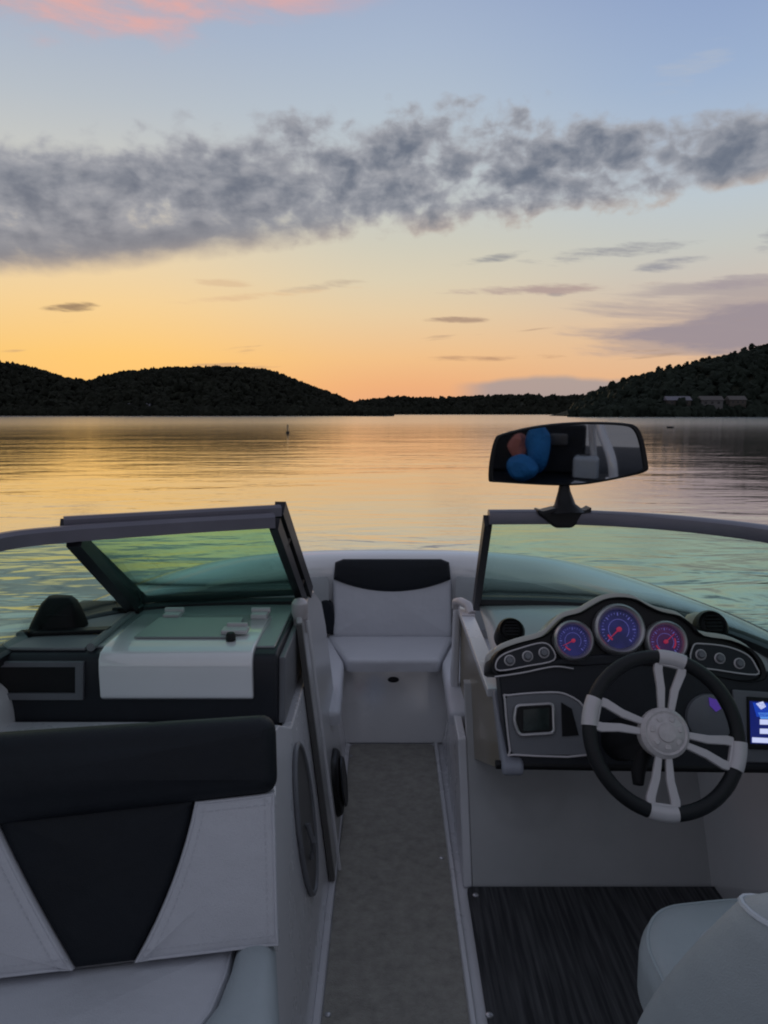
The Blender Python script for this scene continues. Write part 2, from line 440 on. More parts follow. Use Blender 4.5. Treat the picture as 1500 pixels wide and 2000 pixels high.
# ------------------------------------------------------------------ lake
WZ = -.12
def water_mat():
    m = bpy.data.materials.new('lake_water'); m.use_nodes = True
    n = m.node_tree; n.nodes.clear(); L = n.links
    tc = n.nodes.new('ShaderNodeTexCoord')
    def nz(scale, det, sx, sy, dist=0, rough=.5, rot=0):
        mp = n.nodes.new('ShaderNodeMapping'); mp.inputs['Scale'].default_value = (sx, sy, 1); mp.inputs['Rotation'].default_value = (0, 0, rot)
        L.new(tc.outputs['Object'], mp.inputs['Vector'])
        t = n.nodes.new('ShaderNodeTexNoise'); L.new(mp.outputs[0], t.inputs['Vector'])
        t.inputs['Scale'].default_value = scale; t.inputs['Detail'].default_value = det; t.inputs['Distortion'].default_value = dist
        t.inputs['Roughness'].default_value = rough
        return t.outputs['Fac']
    def bump(h, d, prev=None, stren=None):
        b = n.nodes.new('ShaderNodeBump'); b.inputs['Distance'].default_value = d; L.new(h, b.inputs['Height'])
        if stren is not None: L.new(stren, b.inputs['Strength'])
        if prev: L.new(prev, b.inputs['Normal'])
        return b.outputs[0]
    # patches of breeze make some areas rougher than others
    patch = nz(.03, 3, .6, 1.6, .6)
    pr = n.nodes.new('ShaderNodeMapRange'); pr.inputs['From Min'].default_value = .38; pr.inputs['From Max'].default_value = .62
    pr.inputs['To Min'].default_value = .35; pr.inputs['To Max'].default_value = 1.0; L.new(patch, pr.inputs['Value'])
    b = bump(nz(.16, 2, .7, 1.2, .4, rot=.2), WB[0])
    ln0 = n.nodes.new('ShaderNodeVectorMath'); ln0.operation = 'LENGTH'; L.new(tc.outputs['Object'], ln0.inputs[0])
    nr = n.nodes.new('ShaderNodeMapRange'); nr.interpolation_type = 'SMOOTHSTEP'; L.new(ln0.outputs['Value'], nr.inputs['Value'])
    nr.inputs['From Min'].default_value = 5; nr.inputs['From Max'].default_value = 13; nr.inputs['To Min'].default_value = 1.0; nr.inputs['To Max'].default_value = 0.0
    b = bump(nz(.95, 3, .6, 1.25, .7, rot=-.1), .07, b, nr.outputs[0])
    b = bump(nz(.75, 3, .55, 1.25, .6, rot=-.12), WB[1], b, pr.outputs[0])
    b = bump(nz(3.2, 3, .7, 1.2, .4, rot=.25), WB[2], b, pr.outputs[0])
    ln = n.nodes.new('ShaderNodeVectorMath'); ln.operation = 'LENGTH'; L.new(tc.outputs['Object'], ln.inputs[0])
    rg = n.nodes.new('ShaderNodeMapRange'); rg.interpolation_type = 'SMOOTHSTEP'; L.new(ln.outputs['Value'], rg.inputs['Value'])
    rg.inputs['From Min'].default_value = 4; rg.inputs['From Max'].default_value = 160; rg.inputs['To Min'].default_value = .06; rg.inputs['To Max'].default_value = WROUGH
    gl = n.nodes.new('ShaderNodeBsdfGlossy'); gl.inputs['Roughness'].default_value = .05; gl.inputs['Color'].default_value = (.93, .92, .9, 1)
    L.new(b, gl.inputs['Normal']); L.new(rg.outputs[0], gl.inputs['Roughness'])
    df = n.nodes.new('ShaderNodeBsdfDiffuse'); df.inputs['Color'].default_value = (.022, .032, .03, 1); L.new(b, df.inputs['Normal'])
    fr = n.nodes.new('ShaderNodeFresnel'); fr.inputs['IOR'].default_value = 1.5; L.new(b, fr.inputs['Normal'])
    mx = n.nodes.new('ShaderNodeMixShader'); pw_ = n.nodes.new('ShaderNodeMath'); pw_.operation = 'POWER'; pw_.inputs[1].default_value = .26; L.new(fr.outputs[0], pw_.inputs[0]); L.new(pw_.outputs[0], mx.inputs[0]); L.new(df.outputs[0], mx.inputs[1]); L.new(gl.outputs[0], mx.inputs[2])
    o = n.nodes.new('ShaderNodeOutputMaterial'); L.new(mx.outputs[0], o.inputs['Surface'])
    return m
mb = MB(); mb.face(mb.ring([(-4000, -1500, WZ), (4000, -1500, WZ), (4000, 6000, WZ), (-4000, 6000, WZ)]))
tag(mb.build('lake_water', water_mat(), smooth=False), kind='structure')

# ------------------------------------------------------------------ wooded hills
def leafmat(name, c, var=.5, sc_=.5):
    m = mat(name, c, .9, var=var, vscale=sc_, spec=.05); return m
M['forest'] = leafmat('dark_forest_leaves', (.022, .024, .018), .45, .07)
M['forest2'] = leafmat('green_forest_leaves', (.024, .031, .024), .45, .1)
M['soil'] = leafmat('wooded_hill_soil', (.03, .032, .022), .3, .05)
M['bark'] = mat('tree_bark', (.05, .04, .03), .9, var=.3, vscale=2)
def interp(tab, x):
    return float(np.interp(x, [a for a, b in tab], [b for a, b in tab]))
def hill(name, ridge, D0, D1, treeh, back=120, wob=0):
    lo, hi = ridge[0][0], ridge[-1][0]
    nx, ny = 110, 9
    mb = MB(); rows = []
    def surf(px, s):
        w0 = D0+wob*math.sin(px*.013+1)+wob*.6*math.sin(px*.041)
        y = interp(ridge, px)
        top = onY(px, y, D1); zt = max(top.z-treeh, WZ+1.0)
        Y = w0+(D1-w0)*s
        zz = WZ-.3+(zt-WZ+.3)*math.sin(s*PI/2)**1.15
        d = ray(px, 808); 
        return Vector((d.x/d.y*Y, Y, zz))
    for j in range(ny+2):
        r = []
        for i in range(nx+1):
            px = lo+(hi-lo)*i/nx
            if j <= ny: p = surf(px, j/ny)
            else: p = surf(px, 1.); p = Vector((p.x, p.y+back, WZ-1))
            r.append(p)
        rows.append(mb.ring(r))
    for a, b in zip(rows, rows[1:]): mb.bridge(a, b, False)
    o = mb.build(name, M['soil']); tag(o, kind='structure')
    return surf
def ico(sub):
    bm = bmesh.new(); bmesh.ops.create_icosphere(bm, subdivisions=sub, radius=1)
    vs = np.array([q.co[:] for q in bm.verts]); fs = np.array([[w.index for w in f.verts] for f in bm.faces]); bm.free()
    return vs, fs
IV, IF = ico(2)
def blobs(centres, radii, zs=1.1, jit=.22):
    """many small leaf clumps in one mesh"""
    V = []; F = []
    for k, (c, r) in enumerate(zip(centres, radii)):
        vv = IV*(1+rng.normal(0, jit, (len(IV), 1)))
        vv = vv*np.array([r, r, r*zs*rng.uniform(.8, 1.25)])+np.array(c)
        V.append(vv); F.append(IF+k*len(IV))
    V = np.concatenate(V); F = np.concatenate(F)
    me = bpy.data.meshes.new('leaf_clumps'); me.from_pydata(V.tolist(), [], F.tolist()); return me
def forest(name, label, surf, ridge, n, r0, r1, m, top_bias=.3):
    cs = []; rs = []
    for k in range(n):
        px = rng.uniform(ridge[0][0], ridge[-1][0])
        s = 1-rng.uniform(0, 1)**1.0 if k > n*top_bias else rng.uniform(.93, 1.0)
        if k > n*.85: s = rng.uniform(0, .05)
        r = rng.uniform(r0, r1)
        pt = surf(px, s); cs.append((pt.x, pt.y, pt.z+r*.75)); rs.append(r)
    me = blobs(cs, rs); o = bpy.data.objects.new(name, me); me.materials.append(m); C.objects.link(o)
    tag(o, label, 'forest', kind='stuff'); return o
RL = [(-500, 690), (-200, 676), (-60, 690), (0, 704), (60, 713), (130, 735), (175, 741), (240, 724), (330, 716), (440, 714), (520, 719), (580, 740), (640, 763), (690, 783), (730, 796), (760, 804)]
RF = [(560, 792), (690, 788), (720, 783), (760, 777), (850, 780), (950, 775), (1052, 773), (1061, 783), (1070, 775), (1150, 774), (1300, 765)]
RR = [(1117, 808), (1124, 790), (1150, 766), (1190, 752), (1230, 737), (1290, 721), (1340, 712), (1400, 697), (1450, 684), (1500, 670), (1700, 640), (2100, 600)]
sL = hill('left_hill', RL, 560, 760, 7, wob=14)
sF = hill('far_shore_hill', RF, 1500, 1750, 9)
sR = hill('right_hill', RR, 390, 500, 6, wob=8)
forest('left_shore_forest', 'dark wooded hill of dense trees along the left shore', sL, RL, 7500, 1.5, 3.2, M['forest'])
forest('far_shore_forest', 'thin dark strip of trees on the low far shore', sF, RF, 2200, 4, 7, M['forest'])
forest('right_shore_forest', 'dark green trees massed on the slope of the right shore', sR, RR, 3600, 1.3, 3.0, M['forest2'])

# single trees one can tell apart on the right-hand skyline and shore
def make_crown(seed, n):
    global rng
    rng = np.random.default_rng(seed)
    cs = []; rs = []
    for k in range(n):
        a = rng.uniform(0, 2*PI); h = rng.uniform(0, 1); R = 3.0*math.sin(PI*(.12+.8*h))**.8*rng.uniform(.25, 1)
        cs.append((R*math.cos(a), R*math.sin(a), 3.2+h*6.6)); rs.append(rng.uniform(.55, 1.25))
    return blobs(cs, rs, .9, .3)
protos = []
for sd in (3, 5, 8):
    cm = make_crown(sd, 46); cm.materials.append(M['forest2'])
    tm = MB(); tm.tube([(0, 0, -1.5), (.1, .05, 2), (.0, .1, 5), (.15, 0, 8)], [.38, .3, .2, .06], 8)
    for a in (.4, 2.3, 4.4): tm.tube([(0, .05, 3.2+a*.3), (math.cos(a)*1.2, math.sin(a)*1.2, 5+a*.3), (math.cos(a)*1.9, math.sin(a)*1.9, 6.6+a*.2)], [.14, .09, .03], 6)
    protos.append((cm, tm))
for i, (cm, tm) in enumerate(protos):
    o = tm.build('trunk', M['bark']); protos[i] = (cm, o.data); bpy.data.objects.remove(o)
def place_tree(px, s, sc_, k):
    e = empty('broadleaf_tree', 'small dark broadleaf tree breaking the skyline of the right-hand wooded slope', 'tree', 'trees on the skyline of the right hill')
    pt = sR(px, s); e.location = pt; e.scale = (sc_, sc_, sc_*random.uniform(.85, 1.1)); e.rotation_euler.z = random.uniform(0, 6)
    cm, tm = protos[k % 3]
    c = bpy.data.objects.new('crown', cm); C.objects.link(c); c.parent = e
    b = bpy.data.objects.new('trunk', tm); C.objects.link(b); b.parent = e
for k, px in enumerate([1142, 1158, 1176, 1196, 1212, 1232, 1249, 1268, 1284, 1302, 1318, 1336, 1352, 1366, 1382, 1392, 1416, 1430, 1446, 1462, 1478, 1494]):
    place_tree(px+random.uniform(-4, 4), random.uniform(.93, 1), random.uniform(.5, .8), k)

# shore houses
def house(px, y, D, w, h, roofc, label, wallc):
    b = onY(px, y, D)
    r = empty('shore_house', label, 'house'); r.location = (b.x, b.y, b.z)
    q = MB(); q.box((0, 0, h*.5-2), (w, 6, h+4)); q.build('wall', wallc, r, smooth=False)
    q = MB(); q.prism([(-w*.54, -3.6, h+.01), (-w*.54, 3.6, h+.01), (-w*.54, 0, h+2.1)], (w*1.08, 0, 0)); q.build('roof', roofc, r, smooth=False)
    for k in range(3):
        q = MB(); q.box((-w*.3+k*w*.3, -3.03, h*.55), (w*.12, .06, h*.42)); q.build('window', M['pane_dark'], r, smooth=False)
M['pane_dark'] = mat('dark_window_glass', (.02, .022, .025), .1)
M['roofg'] = mat('grey_shingle_roof', (.17, .165, .2), .8, var=.1)
M['roofd'] = mat('dull_brown_roof', (.10, .09, .085), .8, var=.1)
M['walld'] = mat('weathered_house_wall', (.075, .065, .055), .8, var=.1)
M['wallp'] = mat('pale_house_wall', (.11, .105, .105), .8, var=.1)
house(1322, 792, 398, 12, 2.6, M['roofg'], 'low shore house with long pale grey roof, first of the houses along the right shore', M['walld'])
house(1386, 793, 400, 11, 3.0, M['roofd'], 'squat brown roofed shore house between two other houses on the right shore', M['wallp'])
house(1436, 791, 404, 8.5, 2.6, M['roofd'], 'small shore house with dull roof, the rightmost on the right shore', M['walld'])
house(272, 799, 575, 16, 2.2, M['roofg'], 'faint low pale roofed boathouse at the foot of the left wooded hill', M['walld'])

# channel buoys
def buoy(px, y, h, r, label):
    b = onZ(px, y, WZ); e = empty('channel_buoy', label, 'buoy'); e.location = b
    f = Frame((0, 0, -.3), (1, 0, 0), (0, 1, 0))
    q = MB(); q.lathe(f, [(r*.8, 0), (r, .1), (r, h), (r*.85, h+.06), (r*.3, h+.12)], 16); q.build('float', M['buoyg'], e)
    q = MB(); q.lathe(f, [(r*1.9, .18), (r*2.1, .25), (r*2.1, .42), (r*1.9, .48)], 16); q.build('collar', M['black'], e)
M['buoyg'] = mat('weathered_buoy_plastic', (.32, .24, .14), .6, var=.1)
buoy(562, 847, .95, .07, 'thin upright pole buoy standing in the open water left of centre')
buoy(1309, 836, .4, .2, 'small low dark buoy on the water right of the mirror')
# ================================================================== THE BOAT
XC = .04
boat = empty('motorboat', 'white bowrider motorboat with open walkthrough windshield, black helm and open bow, seen from its cockpit', 'motorboat')
def part(mb, name, m, parent=None, label=None, **k):
    o = mb.build(name, m, boat if parent is None else parent, **k)
    if label: o['label'] = label
    return o

# ---------------------------------------------------------------- hull shell with rolled gunwale
stb = catmull([(1.20, -3.2), (1.24, -2), (1.25, -.5), (1.25, .8), (1.245, 1.7), (1.235, 2.45), (1.15, 2.92), (1.0, 3.40), (.78, 3.74), (.42, 3.92), (0, 3.97)], 7)
path = [Vector((p.x+XC, p.y)) for p in stb]+[Vector((-p.x+XC, p.y)) for p in stb[-2::-1]]
prof = [(.42, -.45), (.12, .0), (.02, .45), (-.012, .62), (-.012, .66), (.005, .70), (.004, .765), (.012, .788), (.03, .801), (.06, .806), (.13, .792), (.17, .778), (.186, .762), (.195, .735), (.20, .70), (.215, .42), (.24, -.012)]
rings = []
for i, p in enumerate(path):
    tg = path[min(i+1, len(path)-1)]-path[max(i-1, 0)]; tg.normalize()
    nrm = Vector((-tg.y, tg.x))
    rings.append([Vector((p.x+nrm.x*a, p.y+nrm.y*a, z)) for a, z in prof])
mb = MB(); R = [mb.ring(r) for r in rings]
for a, b in zip(R, R[1:]): mb.bridge(a, b, False)
mb.face(R[0]+R[-1][::-1])
part(mb, 'hull', M['gelhull'], ang=50)
# black rub rail round the outside
mb = MB(); mb.tube([Vector((r[3].x, r[3].y, .64)) for r in rings], .022, 8); part(mb, 'rub_rail', M['rubber'])
# grey vinyl coaming pads round the inside of the bow
mb = MB(); rr_ = []; coam = []
for i, p in enumerate(path):
    tg = path[min(i+1, len(path)-1)]-path[max(i-1, 0)]; tg.normalize(); nrm = Vector((-tg.y, tg.x))
    if p.y < 2.66 or (abs(p.x-XC) < .36): 
        if len(rr_) > 1: coam.append(rr_)
        rr_ = []; continue
    q = [(.19, .46), (.19, .56), (.19, .66), (.205, .70), (.235, .705), (.258, .68), (.27, .58), (.275, .46)]
    rr_.append([Vector((p.x+nrm.x*a, p.y+nrm.y*a, z)) for a, z in q])
for q in coam+[rr_]:
    if len(q) > 1: mb = MB(); mb.loft(q); part(mb, 'coaming_pad', M['bolst3'])
# floor
mb = MB(); mb.face(mb.ring([(-1.02, -3.1, 0), (1.1, -3.1, 0), (1.1, 3.0, 0), (.7, 3.6, 0), (-.62, 3.6, 0), (-1.02, 3.0, 0)])); part(mb, 'floor', M['gel'], smooth=False)
# transom and sun deck behind the camera
mb = MB(); mb.prism([(-1.0, -3.0, 0), (-1.0, -2.05, 0), (-1.0, -2.0, .5), (-1.0, -2.12, .56), (-1.0, -3.0, .6)], (2.08, 0, 0)); part(mb, 'sun_deck', M['dark'], bevel=.03)

# aisle: gelcoat strips either side of the carpet runner
def strip(pts, w, h, name, m=M['gel']):
    mb = MB(); mb.tube(pts, 0, prof=[(-w/2, 0), (w/2, 0), (w/2, h*.7), (w*.3, h), (-w*.3, h), (-w/2, h*.7)]); return part(mb, name, m)
strip([(-.17, .2, .001), (-.167, 2.2, .001), (-.165, 3.33, .001)], .022, .014, 'aisle_trim')
strip([(.212, .2, .001), (.222, 2.2, .001), (.235, 3.33, .001)], .018, .02, 'aisle_trim')

# ---------------------------------------------------------------- port side: sloping aisle wall
def xw(z, off=0): return -.272+.097*(1-z/.86)+off
def wallpts(poly, off=0): return [Vector((xw(z, off), y, z)) for y, z in poly]
mb = MB(); mb.prism(wallpts([(.5, .003), (3.02, .003), (3.02, .40), (2.72, .655), (1.985, .66), (1.82, .735), (1.64, .775), (1.60, .70), (1.46, .425), (.5, .42)]), (-.03, 0, 0))
part(mb, 'aisle_wall', M['gel'], bevel=.006)
# storage pocket in the wall: dark oval with a rim
def wall_frame(y, z, off): return Frame((xw(z, off), y, z), (0, 1, 0), (xw(z+.1)-xw(z), 0, .1), None)
fr = wall_frame(1.98, .40, .001)
fr = Frame(fr.o, fr.u, fr.v, (1, 0, .11))
mb = MB(); mb.lathe(fr, [(.005, .0035), (.15, .0035), (.165, .006)], 40, sx=.82, sy=1.22, cap1=False); part(mb, 'storage_pocket', M['gask'])
mb = MB(); ov = [fr(.168*math.cos(a)*.82, .168*math.sin(a)*1.22, .006) for a in np.linspace(0, 2*PI, 41)[:-1]]
mb.tube(ov, .007, 8, closed=True); part(mb, 'pocket_rim', M['greyp'])
mb = MB(); mb.tube([fr(-.03, .0, .012), fr(-.035, -.05, .022), fr(-.03, -.1, .012)], .008, 8); part(mb, 'pocket_pull', M['greyp'])
# walkthrough door folded flat against the wall
dp = [(2.30, .02), (2.96, .03), (2.96, .66), (2.9, .78), (2.72, .865), (2.42, .895), (2.33, .895), (2.30, .865)]
mb = MB(); mb.prism(wallpts(dp, .02), (-.018, 0, 0)); door = part(mb, 'walkthrough_door', M['gelgrey'], bevel=.006)
mb = MB(); mb.tube([Vector((xw(z, .012), 2.292, z)) for z in (.02, .3, .6, .86)], 0, prof=[(-.008, -.011), (.008, -.011), (.008, .011), (-.008, .011)], up=(0, 1, 0)); part(mb, 'door_gasket', M['gask'], door)
mb = MB(); mb.tube([Vector((xw(z, .034), 2.33, z)) for z in (.03, .3, .6, .86)], .006, 8); part(mb, 'door_edge', M['gel'], door)
# latch on the door top
mb = MB(); f = Frame((xw(.88, .012), 2.335, .885), (0, 1, 0), (0, 0, 1)); mb.lathe(Frame(f.o, (1, 0, 0), (0, 1, 0)), [(.02, -.02), (.026, .0), (.026, .03), (.017, .042), (.006, .046)], 20)
mb.box(f(.03, -.035, .0), (.045, .03, .07)); part(mb, 'door_latch', M['silverp'], door, bevel=.003)
# black round-cornered speaker on the aisle wall
fr2 = wall_frame(2.62, .185, .02); fr2 = Frame(fr2.o, fr2.u, fr2.v, (1, 0, .11))
mb = MB(); mb.pad(rounded([(-.10, -.105), (.10, -.105), (.10, .105), (-.10, .105)], .07, 6), fr2, .024, .02, .006); spk = part(mb, 'aisle_speaker', M['black'])
mb = MB(); mb.lathe(Frame(fr2(0, 0, .029), fr2.u, fr2.v, fr2.n), [(.01, .007), (.05, .005), (.075, .004), (.084, .007), (.088, .001)], 28); part(mb, 'speaker_grille', M['dark'], spk)

# ---------------------------------------------------------------- port console and dash
Q = [(2.0, .60), (2.0, .835), (2.012, .853), (2.045, .86), (2.64, .85), (2.64, .3), (2.1, .3)]
mb = MB(); mb.prism([Vector((-.288, y, z)) for y, z in Q], (-.775, 0, 0)); part(mb, 'port_console', M['dark'], bevel=.008)
mb = MB(); mb.prism([(-.30, 2.05, .858), (-.30, 2.62, .852), (-.80, 2.62, .852), (-.80, 2.05, .858)], (0, 0, .008)); part(mb, 'dash_top', M['dashg'], bevel=.004)
mb = MB(); mb.prism([(-.815, 2.03, .858), (-.815, 2.5, .853), (-1.055, 2.3, .856), (-1.055, 2.03, .858)], (0, 0, .010)); part(mb, 'dash_top', M['greyd'], bevel=.004)
mb = MB(); mb.prism([(-.80, 2.16, .869), (-.80, 2.20, .869), (-1.05, 2.16, .869), (-1.05, 2.125, .869)], (0, 0, .012)); part(mb, 'dash_vent', M['black'], bevel=.004)
# raised lip between dash and hatch
mb = MB(); mb.tube([(-.80, 2.03, .868), (-.806, 2.3, .868), (-.81, 2.5, .86)], .012, 8); part(mb, 'dash_lip', M['greyd'])
# side panel of the console above the white wall
mb = MB(); mb.prism([Vector((-.288, y, z)) for y, z in [(2.004, .662), (2.7, .662), (2.62, .84), (2.03, .84)]], (.018, 0, 0)); part(mb, 'console_side_panel', M['greyp'], bevel=.004)

# white storage hatch wrapping from the console front over its top
H = [(1.99, .735), (1.982, .745), (1.98, .82), (1.984, .848), (1.997, .866), (2.03, .874), (2.345, .876), (2.355, .87), (2.355, .80), (2.02, .735)]
mb = MB(); mb.prism([Vector((-.352, y, z)) for y, z in H], (-.412, 0, 0)); hatch = part(mb, 'storage_hatch', M['gelb'], bevel=.008)
mb = MB(); mb.prism([(-.42, 2.085, .8755), (-.43, 2.29, .8765), (-.69, 2.29, .8765), (-.70, 2.085, .8755)], (0, 0, .006)); part(mb, 'hatch_inset', M['dashg'], hatch, bevel=.003)
fz = Frame((-.425, 2.07, .876), (1, 0, 0), (0, 1, 0))
mb = MB(); mb.lathe(fz, [(.014, 0), (.014, .014), (.01, .022), (.004, .024)], 16); part(mb, 'latch_button', M['black'], hatch)
mb = MB(); mb.box((-.425, 2.135, .886), (.075, .05, .012)); mb.box((-.425, 2.165, .892), (.06, .014, .016)); part(mb, 'latch', M['silverp'], hatch, bevel=.004)
for x in (-.385, -.655):
    mb = MB(); mb.box((x, 2.32, .882), (.05, .05, .014)); mb.tube([(x-.03, 2.345, .89), (x+.03, 2.345, .89)], .01, 10); part(mb, 'hinge', M['silverp'], hatch, bevel=.003)
# framed glove recess
mb = MB(); fo = [(-1.055, .735), (-.812, .735), (-.806, .84), (-1.055, .84)]; fi = [(-1.04, .752), (-.832, .752), (-.828, .826), (-1.04, .826)]
a = mb.ring([(x, 1.999, z) for x, z in fo]); b = mb.ring([(x, 1.988, z) for x, z in fo]); c_ = mb.ring([(x, 1.990, z) for x, z in fi]); d_ = mb.ring([(x, 1.998, z) for x, z in fi])
mb.bridge(a, b); mb.bridge(b, c_); mb.bridge(c_, d_); gl_ = part(mb, 'glove_recess', M['greyp'], smooth=False)
mb = MB(); mb.face(mb.ring([(x, 1.9975, z) for x, z in fi])); part(mb, 'recess_panel', M['black'], gl_, smooth=False)

# ---------------------------------------------------------------- windshield
M['glass'] = bpy.data.materials.new('green_tinted_glass'); M['glass'].use_nodes = True
g = M['glass'].node_tree; g.nodes.clear()
tr = g.nodes.new('ShaderNodeBsdfTransparent'); tr.inputs[0].default_value = TINT
gg = g.nodes.new('ShaderNodeBsdfGlossy'); gg.inputs['Roughness'].default_value = .03; gg.inputs['Color'].default_value = (.9, 1, .95, 1)
ff = g.nodes.new('ShaderNodeFresnel'); ff.inputs[0].default_value = 1.35
ms = g.nodes.new('ShaderNodeMixShader'); oo = g.nodes.new('ShaderNodeOutputMaterial')
bf_ = g.nodes.new('ShaderNodeNewGeometry'); mm_ = g.nodes.new('ShaderNodeMath'); mm_.operation = 'SUBTRACT'; mm_.inputs[0].default_value = 1; g.links.new(bf_.outputs['Backfacing'], mm_.inputs[1]); mu_ = g.nodes.new('ShaderNodeMath'); mu_.operation = 'MULTIPLY'; g.links.new(ff.outputs[0], mu_.inputs[0]); g.links.new(mm_.outputs[0], mu_.inputs[1]); g.links.new(mu_.outputs[0], ms.inputs[0]); g.links.new(tr.outputs[0], ms.inputs[1]); g.links.new(gg.outputs[0], ms.inputs[2]); g.links.new(ms.outputs[0], oo.inputs[0])

RAIL = [(-.02, -.018), (.02, -.018), (.023, -.008), (.02, .014), (.008, .021), (-.012, .021), (-.021, .012)]
def pane(top, bot, n, parent, name='pane', k=6):
    mb = MB(); T = mb.ring(top); B = mb.ring(bot); mid = [[t_.lerp(b_, f) for t_, b_ in zip(top, bot)] for f in (.33, .66)]
    rows = [T]+[mb.ring(r) for r in mid]+[B]
    for a, b in zip(rows, rows[1:]): mb.bridge(a, b, False)
    return part(mb, name, M['glass'], parent, solid=.005)
def even(pts, n):
    pts = [Vector(p) for p in pts]; L = [0]
    for a, b in zip(pts, pts[1:]): L.append(L[-1]+(b-a).length)
    out = []
    for i in range(n):
        d = L[-1]*i/(n-1); k = 0
        while k < len(L)-2 and L[k+1] < d: k += 1
        out.append(pts[k].lerp(pts[k+1], (d-L[k])/(L[k+1]-L[k])))
    return out
ws = bpy.data.objects.new('windshield', None); C.objects.link(ws); ws.parent = boat
# starboard (helm) side
sT = catmull([(.298, 2.17, 1.207), (.51, 2.17, 1.207), (.70, 2.105, 1.207), (.86, 1.975, 1.207), (.97, 1.80, 1.205), (1.06, 1.5, 1.19), (1.13, 1.15, 1.15), (1.19, .75, 1.04)], 6)
sB = catmull([(.325, 2.58, .862), (.55, 2.56, .862), (.76, 2.50, .86), (.95, 2.34, .857), (1.07, 2.08, .85), (1.13, 1.75, .835), (1.16, 1.35, .82), (1.18, .8, .81)], 6)
mb = MB(); mb.tube(sT, 0, prof=RAIL); part(mb, 'top_rail', M['anod'], ws)
mb = MB(); mb.tube(sB, 0, prof=[(x*1.3, y*.75) for x, y in RAIL]); part(mb, 'bottom_rail', M['blackalu'], ws)
PST = [(-.011, -.016), (.011, -.016), (.013, .012), (-.013, .012)]
mb = MB(); mb.tube([(.297, 2.172, 1.2), (.318, 2.585, .845)], 0, prof=[(x*1.0, y*1.3) for x, y in PST]); part(mb, 'post', M['blackalu'], ws)
pane(even(sT, 24), even(sB, 24), 24, ws)
# port side front pane, corner post, side pane
pT = catmull([(-.305, 2.10, 1.207), (-.45, 2.04, 1.207), (-.60, 1.965, 1.207), (-.76, 1.875, 1.207)], 6)
pT2 = catmull([(-.76, 1.875, 1.207), (-.89, 1.755, 1.205), (-.98, 1.5, 1.19), (-1.05, 1.15, 1.15), (-1.11, .75, 1.04)], 6)
pB = catmull([(-.275, 2.56, .862), (-.45, 2.55, .862), (-.64, 2.53, .861), (-.81, 2.47, .86)], 6)
pB2 = catmull([(-.81, 2.47, .86), (-.95, 2.32, .856), (-1.03, 2.08, .85), (-1.08, 1.35, .82), (-1.1, .8, .81)], 6)
mb = MB(); mb.tube(pT+pT2[1:], 0, prof=RAIL); part(mb, 'top_rail', M['anod'], ws)
mb = MB(); mb.tube(pB+pB2[1:], 0, prof=[(x*1.1, y*.75) for x, y in RAIL]); part(mb, 'bottom_rail', M['blackalu'], ws)
mb = MB(); mb.tube([(-.303, 2.105, 1.2), (-.272, 2.565, .845)], 0, prof=[(x*1.1, y*1.3) for x, y in PST]); part(mb, 'post', M['blackalu'], ws)
mb = MB(); mb.tube([(-.765, 1.875, 1.195), (-.815, 2.475, .855)], 0, prof=[(x*1.6, y*1.4) for x, y in PST]); part(mb, 'post', M['blackalu'], ws)
mb = MB(); mb.box((-.83, 2.43, .872), (.09, .05, .022)); part(mb, 'post_foot', M['black'], ws, bevel=.006)
pane(even(pT, 16), even(pB, 16), 16, ws)
pane(even(pT2, 20), even(pB2, 20), 20, ws)
# the centre pane, swung open and lying forward against the port pane
cp = bpy.data.objects.new('hinged_centre_pane', None); C.objects.link(cp); cp.parent = boat
cT = [Vector((-.294, 2.150, 1.229)), Vector((-.80, 1.90, 1.229))]; cB = [Vector((-.262, 2.60, .89)), Vector((-.80, 2.50, .885))]
mb = MB(); mb.tube(cT, 0, prof=[(x*.8, y*.8) for x, y in RAIL]); part(mb, 'frame_rail', M['anod'], cp)
mb = MB(); mb.tube([cT[0]+Vector((0, 0, .01)), cB[0]], 0, prof=[(x*1.2, y*1.5) for x, y in PST]); part(mb, 'frame_post', M['blackalu'], cp)
mb = MB(); mb.tube([cT[1], cB[1]], 0, prof=[(x*.8, y) for x, y in PST]); part(mb, 'frame_post', M['blackalu'], cp)
mb = MB(); mb.tube(cB, 0, prof=[(x*.5, y*.5) for x, y in RAIL]); part(mb, 'frame_rail', M['blackalu'], cp)
pane(cT, cB, 2, cp)
# black hinge between the two posts
for f in (.25, .75):
    a = Vector((-.303, 2.105, 1.2)).lerp(Vector((-.272, 2.565, .845)), f); b = cT[0].lerp(cB[0], f)
    mb = MB(); mb.tube([a, b], .014, 10); part(mb, 'hinge', M['black'], cp)

# ---------------------------------------------------------------- bow
# side benches
for s, x0 in ((-1, -.168), (1, .262)):
    mb = MB()
    P_ = [(x0, 2.66, .003), (x0+s*.0, 3.34, .003), (x0+s*.66, 3.34, .003), (x0+s*.75, 2.66, .003)]
    T_ = [(x0+s*.05, 2.66, .36), (x0+s*.06, 3.34, .36), (x0+s*.60, 3.34, .36), (x0+s*.72, 2.66, .36)]
    mb.loft([P_, T_]); part(mb, 'bow_locker', M['gel'], bevel=.012)
